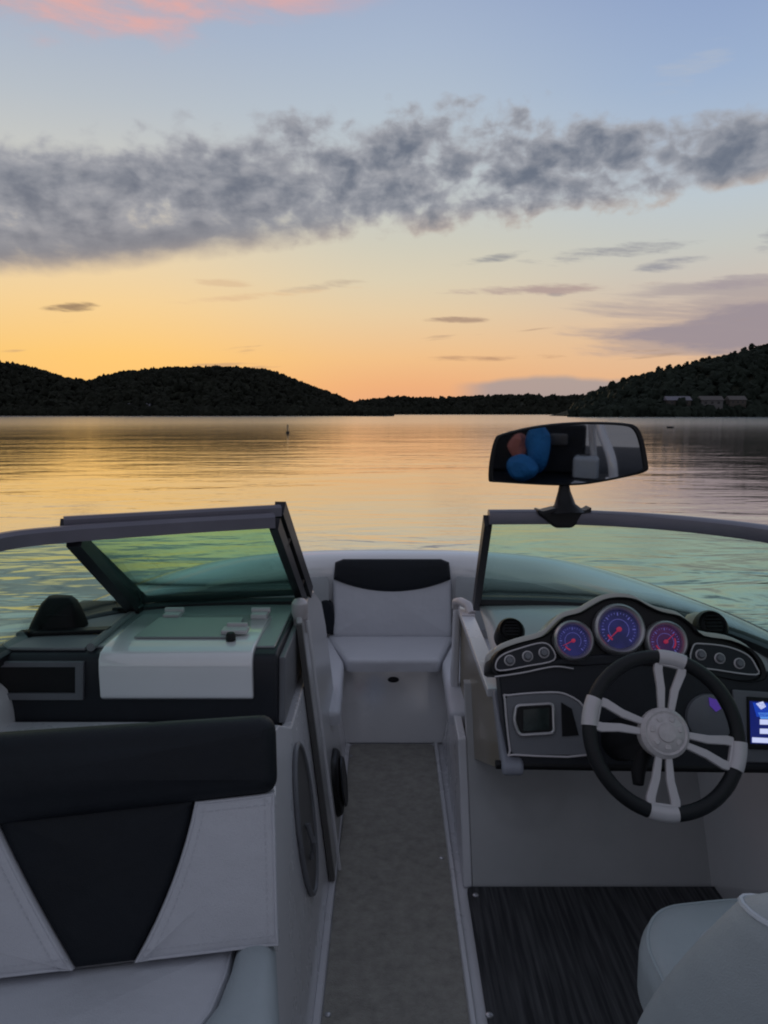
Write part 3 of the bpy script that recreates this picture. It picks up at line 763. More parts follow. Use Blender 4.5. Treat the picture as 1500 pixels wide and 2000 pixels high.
# dark side pad beside the bow backrest
mb = MB(); mb.prism([onY(x, y, 3.66) for x, y in [(624, 1172), (640, 1172), (650, 1182), (659, 1238), (636, 1240)]], (0, .05, 0)); part(mb, 'side_pad', M['navy'], bevel=.012)
bow = empty('bow_seat', 'pale grey bow seat with dark crescent headrest facing aft at the end of the aisle', 'boat seat')
mb = MB(); mb.prism([(-.20, 3.345, .003), (.285, 3.345, .003), (.34, 3.43, .365), (-.26, 3.43, .365)], (0, .25, 0)); part(mb, 'base_panel', M['gelb'], bow, bevel=.012)
mb = MB(); f = Frame((.043, 3.411, .285), (1, 0, 0), (0, .235, 1)); mb.lathe(f, [(.026, 0), (.026, .006), (.018, .009)], 20, sy=.5); part(mb, 'latch', M['dark'], bow)
mb = MB(); fs = Frame((0, 0, .362), (1, 0, 0), (0, 1, 0))
mb.pad(rounded([(-.165, 3.295), (.245, 3.295), (.345, 3.70), (-.285, 3.70)], .03, 4), fs, .056, .02, .008); part(mb, 'seat_cushion', M['vinyl'], bow)
for s in (-1, 1):
    mb = MB(); x0 = XC+s*.205; x1 = XC+s*.31
    mb.pad(rounded([(x0+s*.012, 3.29), (x1+s*.015, 3.735), (XC+s*.80, 3.45), (XC+s*.9, 2.7), (x0-s*.005, 2.7)], .04, 4), fs, .051, .02, .008); part(mb, 'side_cushion', M['vinyl'], bow)
fb = Frame((XC, 3.69, .40), (1, 0, 0), (0, .22, 1))
fb = Frame(fb.o, fb.u, fb.v, fb.u.cross(fb.v)); 
mb = MB(); mb.pad(rounded([(-.29, .0), (.29, .0), (.295, .27), (.285, .372), (-.285, .372), (-.295, .27)], .03, 4), fb, .055, .03, .015, base=-.10); part(mb, 'backrest', M['vinyl'], bow)
cres = [(-.287, .30)]+[(x, .288-.062*(1-(x/.287)**2)) for x in np.linspace(-.287, .287, 17)]+[(.287, .30), (.28, .372), (.24, .388), (-.24, .388), (-.28, .372)]
mb = MB(); mb.pad([Vector(p) for p in cres], fb, .082, .022, .006, base=.01, step=.02); part(mb, 'headrest', M['navy'], bow)

# ---------------------------------------------------------------- helm console
mb = MB(); mb.prism([(.252, 2.272, .003), (.252, 2.50, .40), (.262, 3.0, .40), (.262, 3.0, .003)], (.03, 0, 0)); part(mb, 'kick_wall', M['gel'], bevel=.006)
mb = MB(); mb.prism([(.283, 2.274, .003), (.283, 2.60, .56), (.283, 2.64, .56), (.283, 2.31, .003)], (.80, 0, 0)); part(mb, 'toe_board', M['gelgrey'])
mb = MB(); mb.prism([Vector((.306, y, z)) for y, z in [(1.885, .585), (2.075, .705), (3.0, .715), (3.0, .35), (2.86, .18), (2.4, .37)]], (.02, 0, 0)); part(mb, 'aisle_panel', M['brown'], bevel=.004)
mb = MB(); mb.tube([(.318, 3.0, .728), (.318, 2.5, .724), (.318, 2.09, .716)], 0, prof=[(-.026, -.012), (.026, -.012), (.026, .012), (-.026, .012)]); part(mb, 'panel_trim', M['gel'], bevel=.004)
mb = MB(); mb.prism([Vector((.303, y, z)) for y, z in [(2.105, .728), (2.06, .728), (1.868, .60), (1.868, .575), (1.90, .575)]], (.058, 0, 0)); part(mb, 'corner_trim', M['trimg'], bevel=.012)
# white hinge post at the forward end of the console
mb = MB(); mb.loft([[(.268, 2.96, .38), (.30, 2.96, .38), (.30, 3.02, .38), (.268, 3.02, .38)], [(.278, 2.96, .735), (.304, 2.96, .735), (.304, 3.02, .735), (.278, 3.02, .735)]]); part(mb, 'hinge_post', M['gel'], bevel=.01)
mb = MB(); mb.tube([(.285, 2.98, .735), (.285, 2.97, .76), (.30, 2.94, .77), (.325, 2.9, .765), (.335, 2.86, .74)], .017, 12); mb.box((.32, 2.88, .735), (.05, .09, .018)); part(mb, 'door_hinge', M['silverp'], bevel=.003)

# dash top: gelcoat deck from the windshield foot down to the pod
mb = MB()
front = even([(.325, 2.60, .85), (.55, 2.585, .85), (.76, 2.525, .848), (.95, 2.36, .846), (1.08, 2.1, .84)], 22)
backe = even([(.325, 2.11, .725), (.5, 2.14, .79), (.63, 2.17, .85), (.78, 2.15, .835), (.95, 2.05, .79), (1.08, 1.95, .76)], 22)
rows = []
for f in np.linspace(0, 1, 9):
    rows.append(mb.ring([a.lerp(b, f)+Vector((0, 0, .025*math.sin(PI*f))) for a, b in zip(front, backe)]))
for a, b in zip(rows, rows[1:]): mb.bridge(a, b, False)
part(mb, 'dash_top', M['gelgrey'], solid=.012)
# black fascia
P0 = Vector((0, 1.92, .60)); PN = Vector((0, -1, .30)).normalized()
def onF(px, py, off=0): return onP(px, py, P0+PN*off, PN)
def fprism(pts, h, off=0, back=0):
    """outline on the fascia plane, raised by h towards the cockpit"""
    q = MB(); q.prism([onF(x, y, off-back) for x, y in pts], PN*(h+back)); return q
fasc = [(966, 1310), (1100, 1280), (1290, 1270), (1480, 1310), (1560, 1330), (1640, 1345), (1640, 1500), (1450, 1500), (1100, 1492), (985, 1496), (975, 1400)]
part(fprism(fasc, .03, 0, .05), 'helm_fascia', M['dark'], bevel=.008)
# lower lip under the fascia
mb = MB(); mb.tube([onF(968, 1493, .02), onF(1150, 1496, .02), onF(1450, 1500, .02), onF(1640, 1502, .02)], .012, 10); part(mb, 'fascia_lip', M['black'])
# instrument pod
D0 = Vector((0, 1.96, .80)); DN = Vector((0, -1, .42)).normalized()
def onD(px, py, off=0): return onP(px, py, D0+DN*off, DN)
DU = Vector((1, 0, 0)); DV = DN.cross(DU)
if DV.z < 0: DV = -DV
podpx = [(962, 1318), (956, 1298), (968, 1274), (1005, 1258), (1055, 1244), (1080, 1222), (1098, 1206), (1130, 1197), (1152, 1184), (1178, 1171), (1207, 1167), (1238, 1171), (1262, 1184), (1290, 1196), (1325, 1204), (1350, 1222), (1372, 1243), (1425, 1252), (1468, 1272), (1489, 1300), (1490, 1328), (1440, 1332), (1340, 1308), (1290, 1304), (1207, 1298), (1130, 1302), (1085, 1300), (1020, 1312)]
pp = catmull([onD(x, y) for x, y in podpx], 3, True)
mb = MB(); c_ = sum(pp, Vector())/len(pp)
mb.loft([[p-DN*.11 for p in pp], [p+DN*.012 for p in pp], [c_+(p-c_)*.985+DN*.020 for p in pp], [c_+(p-c_)*.955+DN*.018 for p in pp], [c_+(p-c_)*.945+DN*.006 for p in pp]])
pod = part(mb, 'instrument_pod', M['black'], ang=60)
cw = [c_+(p-c_)*.985+DV*.017-DN*.012 for p in pp]
mb = MB(); mb.loft([[p-DN*.14 for p in cw], [p-DN*.01 for p in cw], [c_+(p-c_)*.99+DN*.004 for p in cw], [c_+(p-c_)*.96+DN*.006 for p in cw]]); part(mb, 'pod_cowl', M['cowlp'], ang=60)
lobeL = [(975, 1310), (968, 1296), (980, 1280), (1010, 1268), (1058, 1256), (1078, 1268), (1080, 1290), (1030, 1301)]
lobeR = [(1352, 1262), (1372, 1258), (1420, 1264), (1458, 1280), (1474, 1302), (1474, 1318), (1400, 1309), (1350, 1298)]
for L_ in (lobeL, lobeR):
    q = catmull([onD(x, y, .016) for x, y in L_], 4, True)
    mb = MB(); mb.prism(q, DN*.006); sp_ = part(mb, 'switch_panel', M['dark'], pod)
    mb = MB(); mb.tube([p+DN*.007 for p in q], .0022, 6, closed=True); part(mb, 'panel_rim', M['silverp'], pod)
mb = MB(); mb.tube(catmull([onD(x, y, .022) for x, y in [(966, 1322), (1020, 1314), (1082, 1302), (1120, 1306)]], 5), .003, 8); part(mb, 'pod_trim', M['silver'], pod)
# gauges
def dial_mat(name, c0, c1, estr):
    m = mat(name, (.01, .008, .03), .25, emis=c0, estr=estr*.55)
    n = m.node_tree; tc = n.nodes.new('ShaderNodeTexCoord'); nz = n.nodes.new('ShaderNodeTexNoise'); nz.inputs['Scale'].default_value = 22
    n.links.new(tc.outputs['Object'], nz.inputs['Vector'])
    r = n.nodes.new('ShaderNodeValToRGB'); r.color_ramp.elements[0].position = .35; r.color_ramp.elements[1].position = .65
    r.color_ramp.elements[0].color = tuple(c0)+(1,); r.color_ramp.elements[1].color = tuple(c1)+(1,)
    n.links.new(nz.outputs['Fac'], r.inputs['Fac']); n.links.new(r.outputs[0], n.nodes['Principled BSDF'].inputs['Emission Color']); return m
M['dialb'] = dial_mat('blue_lit_dial', (.010, .014, .085), (.02, .022, .15), .8)
M['dialp'] = dial_mat('purple_lit_dial', (.03, .012, .08), (.075, .014, .085), .8)
M['mark'] = mat('lit_dial_markings', (.2, .2, .4), .5, emis=(.06, .06, .26), estr=.8)
M['markr'] = mat('red_lit_dial_marks', (.4, .05, .08), .5, emis=(.30, .015, .05), estr=.6)
M['lens'] = M['glass']
def gauge(px, py, r, face, needle, red):
    o = onD(px, py, .012); f = Frame(o, DU, DV, DN)
    mb = MB(); mb.lathe(f, [(r*.77, .0), (r*.77, .008), (r*.84, .020), (r*.94, .026), (r*1.02, .022), (r*1.07, .010), (r*1.08, .0)], 48, cap0=False, cap1=False); ga = part(mb, 'gauge_bezel', M['silver'], pod)
    mb = MB(); mb.lathe(f, [(r*.79, .006), (r*.4, .006)], 48, cap0=False); part(mb, 'gauge_dial', face, pod)
    mb = MB()
    for k in range(25):
        a = math.radians(225-k*270/24); big = k % 4 == 0
        r0, r1 = (r*.57 if big else r*.63), r*.70; w = r*(.022 if big else .012)
        ca, sa = math.cos(a), math.sin(a)
        mb.face(mb.ring([f(r0*ca-w*sa, r0*sa+w*ca, .0066), f(r1*ca-w*sa, r1*sa+w*ca, .0066), f(r1*ca+w*sa, r1*sa-w*ca, .0066), f(r0*ca+w*sa, r0*sa-w*ca, .0066)]))
    mb.tube([f(r*.42*math.cos(a), r*.42*math.sin(a), .0066) for a in np.linspace(math.radians(-45), math.radians(225), 25)], r*.012, 4)
    part(mb, 'gauge_marks', M['mark'], pod, smooth=False)
    mb = MB(); a = math.radians(needle); mb.tube([f(-.1*r*math.cos(a), -.1*r*math.sin(a), .010), f(.62*r*math.cos(a), .62*r*math.sin(a), .010)], [r*.035, r*.012], 6)
    mb.lathe(Frame(f(0, 0, .006), DU, DV, DN), [(r*.1, 0), (r*.1, .008), (r*.05, .010)], 16)
    if red:
        for a0, a1 in red: mb.tube([f(r*.5*math.cos(q), r*.5*math.sin(q), .0068) for q in np.linspace(math.radians(a0), math.radians(a1), 10)], r*.04, 5)
    part(mb, 'gauge_needle', M['markr'], pod)
gauge(1118, 1252, .051, M['dialb'], 205, [(215, 250)])
gauge(1207, 1230, .065, M['dialb'], 222, [(205, 235)])
gauge(1298, 1254, .053, M['dialp'], 40, [(-40, 20), (200, 240)])
# switches either side
for px, py in [(995, 1290), (1030, 1282), (1062, 1275), (1368, 1279), (1405, 1286), (1443, 1296)]:
    f = Frame(onD(px, py, .021), DU, DV, DN)
    mb = MB(); mb.lathe(f, [(.0145, 0), (.0145, .004), (.012, .006), (.0105, .004)], 20, cap1=False); k_ = part(mb, 'switch_ring', M['silverp'], pod)
    mb = MB(); mb.lathe(f, [(.0105, .002), (.009, .012), (.0075, .014)], 20); part(mb, 'switch_knob', M['greyp'], pod)
# swivel air vents on the dash top
for px, py, Y, r, m_ in [(998, 1232, 2.17, .034, None), (1390, 1222, 2.14, .040, None)]:
    o = onY(px, py, Y); n_ = Vector((0, -1, .75)).normalized(); f = Frame(o, (1, 0, 0), n_.cross(Vector((1, 0, 0)))*-1 if n_.cross(Vector((1, 0, 0))).z < 0 else n_.cross(Vector((1, 0, 0))), n_)
    mb = MB(); mb.lathe(f, [(r*1.25, -.06), (r*1.2, .0), (r*1.0, .012), (r*.85, .006)], 28, cap1=False); ve = part(mb, 'air_vent', M['black'])
    mb = MB(); mb.lathe(f, [(r*.86, .004), (r*.6, .012), (r*.2, .016)], 24)
    for k in range(-2, 3): mb.box(f(0, k*r*.28, .016), (r*1.2*math.sqrt(max(.1, 1-(k*.3)**2)), .003, .008), Matrix((f.u, f.v, f.n)).transposed())
    part(mb, 'vent_louvre', M['rubber'], ve)
# beige cowl behind the starboard vent
mb = MB(); f = Frame(onY(1366, 1216, 2.19), (1, 0, 0), (0, 1, 0)); mb.lathe(f, [(.045, -.03), (.045, .0), (.036, .018), (.018, .027)], 24); part(mb, 'vent_cowl', M['cowl'])

# lower switch panel left of the wheel
pl = [(986, 1366), (992, 1358), (1075, 1352), (1110, 1358), (1140, 1380), (1150, 1420), (1152, 1474), (1004, 1474), (996, 1466)]
lp = part(fprism(pl, .012, .03), 'switch_plate', M['greyp'], bevel=.003)
mb = MB(); mb.tube(catmull([onF(x, y, .043) for x, y in pl], 3, True), .0028, 6, closed=True); part(mb, 'plate_rim', M['silverp'], lp)
dpx = rounded([(1008, 1378), (1080, 1374), (1082, 1432), (1014, 1436), (1004, 1408)], 9, 4)
mb = fprism([(p.x, p.y) for p in dpx], .006, .042); part(mb, 'display_surround', M['black'], lp)
mb = MB(); mb.tube([onF(p.x, p.y, .049) for p in dpx], .0045, 8, closed=True); part(mb, 'display_rim', M['silver'], lp)
M['lcd'] = mat('dim_green_display', (.02, .03, .028), .15, var=.3, vscale=40)
mb = fprism([(1022, 1386), (1072, 1382), (1072, 1424), (1022, 1428)], .002, .049); part(mb, 'display', M['lcd'], lp)
mb = fprism([(1096, 1372), (1116, 1384), (1130, 1436), (1098, 1438)], .004, .042); part(mb, 'slot', M['rubber'], lp)
# navigation screen at the right
part(fprism([(1428, 1346), (1640, 1362), (1640, 1492), (1436, 1488)], .010, .03), 'screen_panel', M['greyp'], bevel=.004)
scr = part(fprism([(1456, 1360), (1580, 1368), (1580, 1466), (1458, 1462)], .012, .035), 'touch_screen', M['black'], bevel=.003)
def emat(n, c, s): return mat(n, (.01, .01, .02), .2, emis=c, estr=s)
M['sblue'] = emat('screen_blue', (.008, .045, .40), 1.0); M['ssky'] = emat('screen_pale_blue', (.10, .30, .85), .9); M['swhite'] = emat('screen_white', (.62, .68, 1.0), .9); M['sdark'] = emat('screen_navy', (.004, .01, .12), 1.0)
part(fprism([(1464, 1369), (1572, 1376), (1572, 1456), (1466, 1452)], .001, .047), 'screen_image', M['sdark'], scr, smooth=False)
for pts, m_ in [([(1470, 1372), (1560, 1378), (1560, 1400), (1478, 1400)], 'sblue'), ([(1476, 1374), (1490, 1370), (1496, 1380), (1486, 1386)], 'swhite'), ([(1480, 1392), (1560, 1392), (1560, 1404), (1486, 1404)], 'ssky'),
                ([(1484, 1405), (1566, 1407), (1566, 1417), (1484, 1415)], 'swhite'), ([(1484, 1423), (1566, 1425), (1566, 1435), (1484, 1433)], 'swhite'), ([(1469, 1440), (1568, 1445), (1568, 1454), (1469, 1450)], 'swhite')]:
    part(fprism(pts, .001, .0485), 'screen_item', M[m_], scr, smooth=False)
# round cover behind the wheel with a violet glow at its edge
f = Frame(onF(1384, 1402, .03), (1, 0, 0), PN.cross(Vector((1, 0, 0)))*-1, PN)
mb = MB(); mb.lathe(f, [(.062, 0), (.06, .012), (.05, .016)], 36); rc = part(mb, 'round_cover', M['greyp'])
M['violet'] = emat('violet_indicator', (.06, .025, .24), .8)
mb = fprism([(1384, 1362), (1398, 1366), (1408, 1384), (1398, 1390), (1386, 1378)], .003, .047); part(mb, 'indicator_light', M['violet'], rc, smooth=False)

# ---------------------------------------------------------------- steering wheel
wc = onY(1297, 1432, 1.66); WN = Vector((0.06, -1, .50)).normalized()
WU = Vector((1, 0, 0)); WU = (WU-WN*WU.dot(WN)).normalized(); WV = WN.cross(WU)
if WV.z < 0: WV = -WV
wf = Frame(wc, WU, WV, WN); RW = WR
wheel = bpy.data.objects.new('steering_wheel', None); C.objects.link(wheel); wheel.parent = boat
mb = MB(); mb.tube([wf(RW*math.cos(a), RW*math.sin(a)) for a in np.linspace(0, 2*PI, 73)[:-1]], .0165, 14, closed=True, up=WN); part(mb, 'rim', M['leather'], wheel)
for a0 in WA:
    a0 = math.radians(a0); e1 = Vector((math.cos(a0), math.sin(a0))); e2 = Vector((-e1.y, e1.x))
    def S(r, w, h): return wf(e1.x*r+e2.x*w, e1.y*r+e2.y*w, h)
    mb = MB()
    for s in (-1, 1):
        A = [S(.045, s*.003, -.006), S(.045, s*.018, -.006), S(.10, s*.026, -.008), S(.140, s*.038, -.006), S(RW-.007, s*.038, -.002), S(RW-.007, s*.018, -.002), S(.140, s*.0165, -.006), S(.10, s*.0065, -.008)]
        mb.prism(A, WN*.011)
    mb.prism([S(.150, -.035, -.006), S(.150, .035, -.006), S(RW-.006, .037, -.003), S(RW-.006, -.037, -.003)], WN*.013)
    part(mb, 'spoke', M['silverp'], wheel, bevel=.003, seg=2)
    mb = MB(); da = .185
    mb.tube([wf(RW*math.cos(a), RW*math.sin(a)) for a in np.linspace(a0-da, a0+da, 9)], .0185, 14, up=WN); part(mb, 'rim_clasp', M['silverp'], wheel)
M['hubm'] = mat('wheel_hub_silver', (.56, .52, .52), .42, metal=.2, var=.12, vscale=60)
mb = MB(); mb.lathe(wf, [(.052, -.03), (.057, -.008), (.056, .006), (.048, .014), (.043, .012), (.040, .015), (.022, .018), (.020, .022), (.004, .023)], 40); part(mb, 'hub', M['hubm'], wheel)
mb = MB()
for k in range(7):
    a = k*2*PI/7+.2; mb.pad(rounded([(-.0055, -.005), (.0055, -.005), (.0075, .006), (-.0075, .006)], .003, 3), Frame(wf(.031*math.cos(a), .031*math.sin(a), .0135), wf.u*-math.sin(a)+wf.v*math.cos(a), wf.u*math.cos(a)+wf.v*math.sin(a), WN), .005, .002, 0, step=.004)
part(mb, 'hub_badge', M['hubm'], wheel)
mb = MB(); mb.tube([wf(0, 0, -.02), wf(0, 0, -.10), wf(0, .0, -.30)], [.045, .05, .055], 20); part(mb, 'steering_column', M['black'])
mb = MB(); mb.tube([wf(-.02, -.03, -.06), wf(-.05, -.08, -.05), wf(-.055, -.11, -.045)], [.016, .017, .012], 12); part(mb, 'column_lever', M['rubber'])

# ---------------------------------------------------------------- things on board
# rear-view mirror
mir = empty('rear_view_mirror', 'wide black framed rear view mirror clamped on top of the helm windshield', 'mirror')
mc = onY(1110, 886, 2.165); MN = (Vector(MTGT)-mc).normalized()+(EYE-mc).normalized(); MN.normalize()
def onM(px, py, off=0): return onP(px, py, mc+MN*off, MN)
mpx = [(954, 936), (956, 900), (966, 858), (982, 847), (1040, 833), (1100, 826), (1160, 824), (1225, 827), (1246, 836), (1257, 862), (1265, 905), (1262, 920), (1225, 931), (1150, 945), (1100, 948), (1040, 946), (975, 942), (960, 941)]
mo = catmull([onM(x, y) for x, y in mpx], 3, True); c_ = sum(mo, Vector())/len(mo)
mb = MB(); mb.loft([[c_+(p-c_)*.72-MN*.05 for p in mo], [c_+(p-c_)*.93-MN*.03 for p in mo], [p-MN*.012 for p in mo], [p+MN*.004 for p in mo], [c_+(p-c_)*.955+MN*.008 for p in mo], [c_+(p-c_)*.925+MN*.003 for p in mo]])
part(mb, 'housing', M['black'], mir, ang=50)
M['mirr'] = mat('mirror_glass', (.44, .46, .49), .02, metal=1)
mb = MB(); mb.face(mb.ring([c_+(p-c_)*.932+MN*.0055 for p in mo])); part(mb, 'mirror_glass', M['mirr'], mir, smooth=False)
st = [onY(1102, 940, 2.185), onY(1102, 960, 2.185), onY(1103, 985, 2.18), onY(1104, 1004, 2.175)]
mb = MB(); mb.tube(st, [.015, .018, .030, .062], 16); part(mb, 'stem', M['black'], mir)
mb = MB(); mb.prism([onY(x, y, 2.14) for x, y in [(1050, 995), (1062, 999), (1085, 993), (1125, 993), (1146, 998), (1157, 990), (1156, 1004), (1138, 1016), (1118, 1032), (1085, 1032), (1066, 1016), (1052, 1006)]], (0, .065, 0)); part(mb, 'clamp', M['black'], mir, bevel=.008)

# port bench with aft-facing backrest
bench = empty('cockpit_bench', 'pale grey bench with dark top band and tapered dark panel, left of the aisle', 'boat seat')
ya = math.radians(10); cu, su = math.cos(ya), math.sin(ya)
uu = Vector((-cu, -su, 0)); fwd = Vector((-su, cu, 0)); vv_ = (fwd*.336+Vector((0, 0, .942))).normalized(); nn = (-fwd*.942+Vector((0, 0, .336))).normalized()
BO = Vector((-.211, 1.455, .430)); bf = Frame(BO, uu, vv_, nn)
def bow_edge(a, b, sag, n=9):
    a = Vector(a); b = Vector(b); d = (b-a); p = Vector((-d.y, d.x)).normalized()
    return [a.lerp(b, t_)+p*sag*4*t_*(1-t_) for t_ in np.linspace(0, 1, n)]
EL = bow_edge((.285, 0), (.168, .288), .014); ER = bow_edge((.395, 0), (.545, .274), -.004)
mb = MB(); mb.pad([Vector((.006, 0))]+EL+[Vector((.006, .292))], bf, .050, .016, .005, base=-.03); mb.piping([Vector((.006, 0))]+EL+[Vector((.006, .292))], bf, .050, .016); part(mb, 'backrest_panel', M['vinyl'], bench)
mb = MB(); mb.pad(ER[::-1]+[Vector((1.0, 0)), Vector((1.0, .272))][::1] if False else [*ER, Vector((1.0, .272)), Vector((1.0, 0))], bf, .050, .016, .005, base=-.03); mb.piping([*ER, Vector((1.0, .272)), Vector((1.0, 0))], bf, .050, .016); part(mb, 'backrest_panel', M['vinyl'], bench)
mb = MB(); mb.pad([*[p+Vector((.001, 0)) for p in EL[::1]], Vector((.168, .30)), Vector((.548, .30)), *ER[::-1]], bf, .044, .018, .006, base=-.03); part(mb, 'centre_panel', M['navy'], bench, label='dark tapered centre panel')
mb = MB(); mb.pad(rounded([(.0, .29), (.58, .272), (1.03, .258), (1.03, .445), (.5, .447), (.0, .446)], .035, 5), bf, .072, .04, .012, base=-.03); part(mb, 'top_band', M['navy'], bench, label='dark navy headrest band')
mb = MB(); mb.prism([bf(0.01, -.35, -.032), bf(1.02, -.35, -.032), bf(1.02, .405, -.032), bf(.01, .395, -.032)], -nn*.05+Vector((0, .0, 0))); part(mb, 'backrest_shell', M['gel'], bench, bevel=.01)
# stitched seams
for q_, h_, off_ in [([Vector((.006, 0))]+EL+[Vector((.006, .292))], .0505, .022), ([*ER, Vector((1.0, .272)), Vector((1.0, 0))], .0505, .022)]:
    mb = MB(); mb.stitches(q_, bf, h_, .016, off_); part(mb, 'stitching', M['thread'], bench, smooth=False)
# pale shelf between the backrest and the console
mb = MB(); mb.prism([bf(.0, .27, -.075), bf(1.05, .30, -.075), Vector((-1.06, 1.995, .672)), Vector((-.30, 1.995, .672))], (0, 0, -.03)); part(mb, 'backrest_shelf', M['gel'], bench, bevel=.006)
sf = Frame(BO+Vector((0, 0, -.12)), uu, -fwd)
sf.n = Vector((0, 0, 1))
E1 = [Vector(p) for p in [(.093, .0), (.105, .08), (.13, .17), (.18, .25), (.24, .32), (.26, .6)]]
mb = MB(); mb.pad([*E1, Vector((1.03, .6)), Vector((1.03, .0))], sf, .118, .022, .012); mb.piping([*E1, Vector((1.03, .6)), Vector((1.03, .0))], sf, .118, .022); part(mb, 'seat_cushion', M['vinyl'], bench)
mb = MB(); rg_ = []
for w in np.linspace(-.005, .6, 22):
    l_ = float(np.interp(w, [p.y for p in E1], [p.x for p in E1]))-.003; r_ = .012; m_ = (l_+r_)/2; h_ = (l_-r_)/2; hh = .05*min(1, ((w+.012)/.05))**.5
    rg_.append([sf(m_+h_*math.copysign(abs(math.cos(a))**.75, math.cos(a)), w, .095+hh*math.sin(a)**.85) for a in np.linspace(0, PI, 20)]+[sf(r_, w, 0), sf(l_, w, 0)])
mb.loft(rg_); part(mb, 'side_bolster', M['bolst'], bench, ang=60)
mb = MB(); mb.prism([sf(.012, .02, -.298), sf(1.0, .02, -.298), sf(1.0, .56, -.298), sf(.012, .56, -.298)], (0, 0, .295)); part(mb, 'seat_base', M['gel'], bench, bevel=.01)

# helm seat seen from behind
hs = empty('helm_seat', 'pale grey bucket helm seat at the bottom right, beside the dark floor mat', 'boat seat')
f = Frame((0, 0, .40), (1, 0, 0), (0, 1, 0))
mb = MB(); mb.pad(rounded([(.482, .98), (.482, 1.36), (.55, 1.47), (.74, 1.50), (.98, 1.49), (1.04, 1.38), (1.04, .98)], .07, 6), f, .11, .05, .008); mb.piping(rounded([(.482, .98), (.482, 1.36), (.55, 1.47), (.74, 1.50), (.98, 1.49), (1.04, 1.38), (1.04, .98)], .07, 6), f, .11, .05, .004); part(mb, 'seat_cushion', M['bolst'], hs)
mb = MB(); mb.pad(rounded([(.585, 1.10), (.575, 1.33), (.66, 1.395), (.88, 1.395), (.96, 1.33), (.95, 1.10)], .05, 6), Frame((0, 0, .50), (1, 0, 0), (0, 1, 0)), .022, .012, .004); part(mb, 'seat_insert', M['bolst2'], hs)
# backrest: rounded slab, curved round the sitter, narrowing to its top
rings = []
for k in range(15):
    s = k/14; z = .50+.445*s; 
    wdt = .352*(1-.32*max(0, s-.05)**1.6)
    if s > .86: wdt -= .10*((s-.86)/.14)**2
    th = .095*(1-.45*s)+.0
    if s > .9: th *= 1-.6*((s-.9)/.1)**2
    yc = 1.0-.10*s
    ring = []
    for a in np.linspace(0, 2*PI, 41)[:-1]:
        ca, sa = math.cos(a), math.sin(a)
        ex = .62
        x = wdt*math.copysign(abs(ca)**ex, ca); y = th*math.copysign(abs(sa)**.8, sa)+.16*(x/.335)**2
        ring.append(Vector((.728+x, yc+y-.115, z)))
    rings.append(ring)
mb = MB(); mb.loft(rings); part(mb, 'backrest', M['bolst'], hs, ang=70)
mb = MB(); mb.tube([p+Vector((0, -.001, 0)) for p in rings[12]], .004, 6, closed=True); mb.tube([r[26]+Vector((0, -.001, 0)) for r in rings[:13]], .003, 6); mb.tube([r[34]+Vector((0, -.001, 0)) for r in rings[:13]], .003, 6); part(mb, 'piping', M['bolst2'], hs)
mb = MB(); mb.lathe(Frame((.76, 1.22, .0), (1, 0, 0), (0, 1, 0)), [(.15, .003), (.15, .015), (.045, .03), (.045, .40)], 28); part(mb, 'pedestal', M['anod'], hs)

# carpets
M['mat'] = mat('dark_ribbed_mat', (.018, .019, .023), .85, bump=[((260, 9, 9), .004, 3), ((60, 4, 4), .003, 2)], var=.35, vscale=4, spec=.2)
def mat_streaks(m):
    n = m.node_tree; b = n.nodes['Principled BSDF']; tc = n.nodes.new('ShaderNodeTexCoord'); mp = n.nodes.new('ShaderNodeMapping'); mp.inputs['Scale'].default_value = (85, 3.2, 1)
    n.links.new(tc.outputs['Object'], mp.inputs['Vector']); t_ = n.nodes.new('ShaderNodeTexNoise'); t_.inputs['Scale'].default_value = 1; t_.inputs['Detail'].default_value = 4; n.links.new(mp.outputs[0], t_.inputs['Vector'])
    r = n.nodes.new('ShaderNodeValToRGB'); r.color_ramp.elements[0].position = .38; r.color_ramp.elements[0].color = (.034, .035, .039, 1); r.color_ramp.elements[1].position = .68; r.color_ramp.elements[1].color = (.092, .093, .098, 1)
    n.links.new(t_.outputs['Fac'], r.inputs['Fac']); n.links.new(r.outputs[0], b.inputs['Base Color'])
mat_streaks(M['mat'])
run = empty('carpet_runner', 'long taupe carpet runner down the aisle between the consoles', 'carpet')
def flat(poly, r, z0, h, name, m, parent):
    mb = MB(); q = rounded(poly, r, 5); f = Frame((0, 0, z0), (1, 0, 0), (0, 1, 0))
    mb.pad(q, f, h, .003, 0, step=.08); return part(mb, name, m, parent)
flat([(-.155, .25), (.20, .25), (.225, 3.325), (-.152, 3.325)], .03, .004, .009, 'pile', M['carpet'], run)
M['snapm'] = mat('snap_metal', (.45, .45, .47), .3, metal=.9)
for x, y in [(.195, 2.42), (-.14, 1.74), (-.145, 3.2)]:
    mb = MB(); mb.lathe(Frame((x, y, .0125), (1, 0, 0), (0, 1, 0)), [(.009, 0), (.008, .003), (.004, .005)], 16); part(mb, 'snap', M['snapm'], run)
hm = empty('floor_mat', 'dark ribbed floor mat under the steering wheel', 'mat')
flat([(.245, .6), (1.09, .6), (1.09, 2.225), (1.075, 2.262), (.262, 2.262)], .02, .004, .012, 'pile', M['mat'], hm)
for x, y in [(.285, 2.215), (.262, 1.735)]:
    mb = MB(); mb.lathe(Frame((x, y, .0155), (1, 0, 0), (0, 1, 0)), [(.01, 0), (.009, .003), (.004, .005)], 16); part(mb, 'snap', M['snapm'], hm)

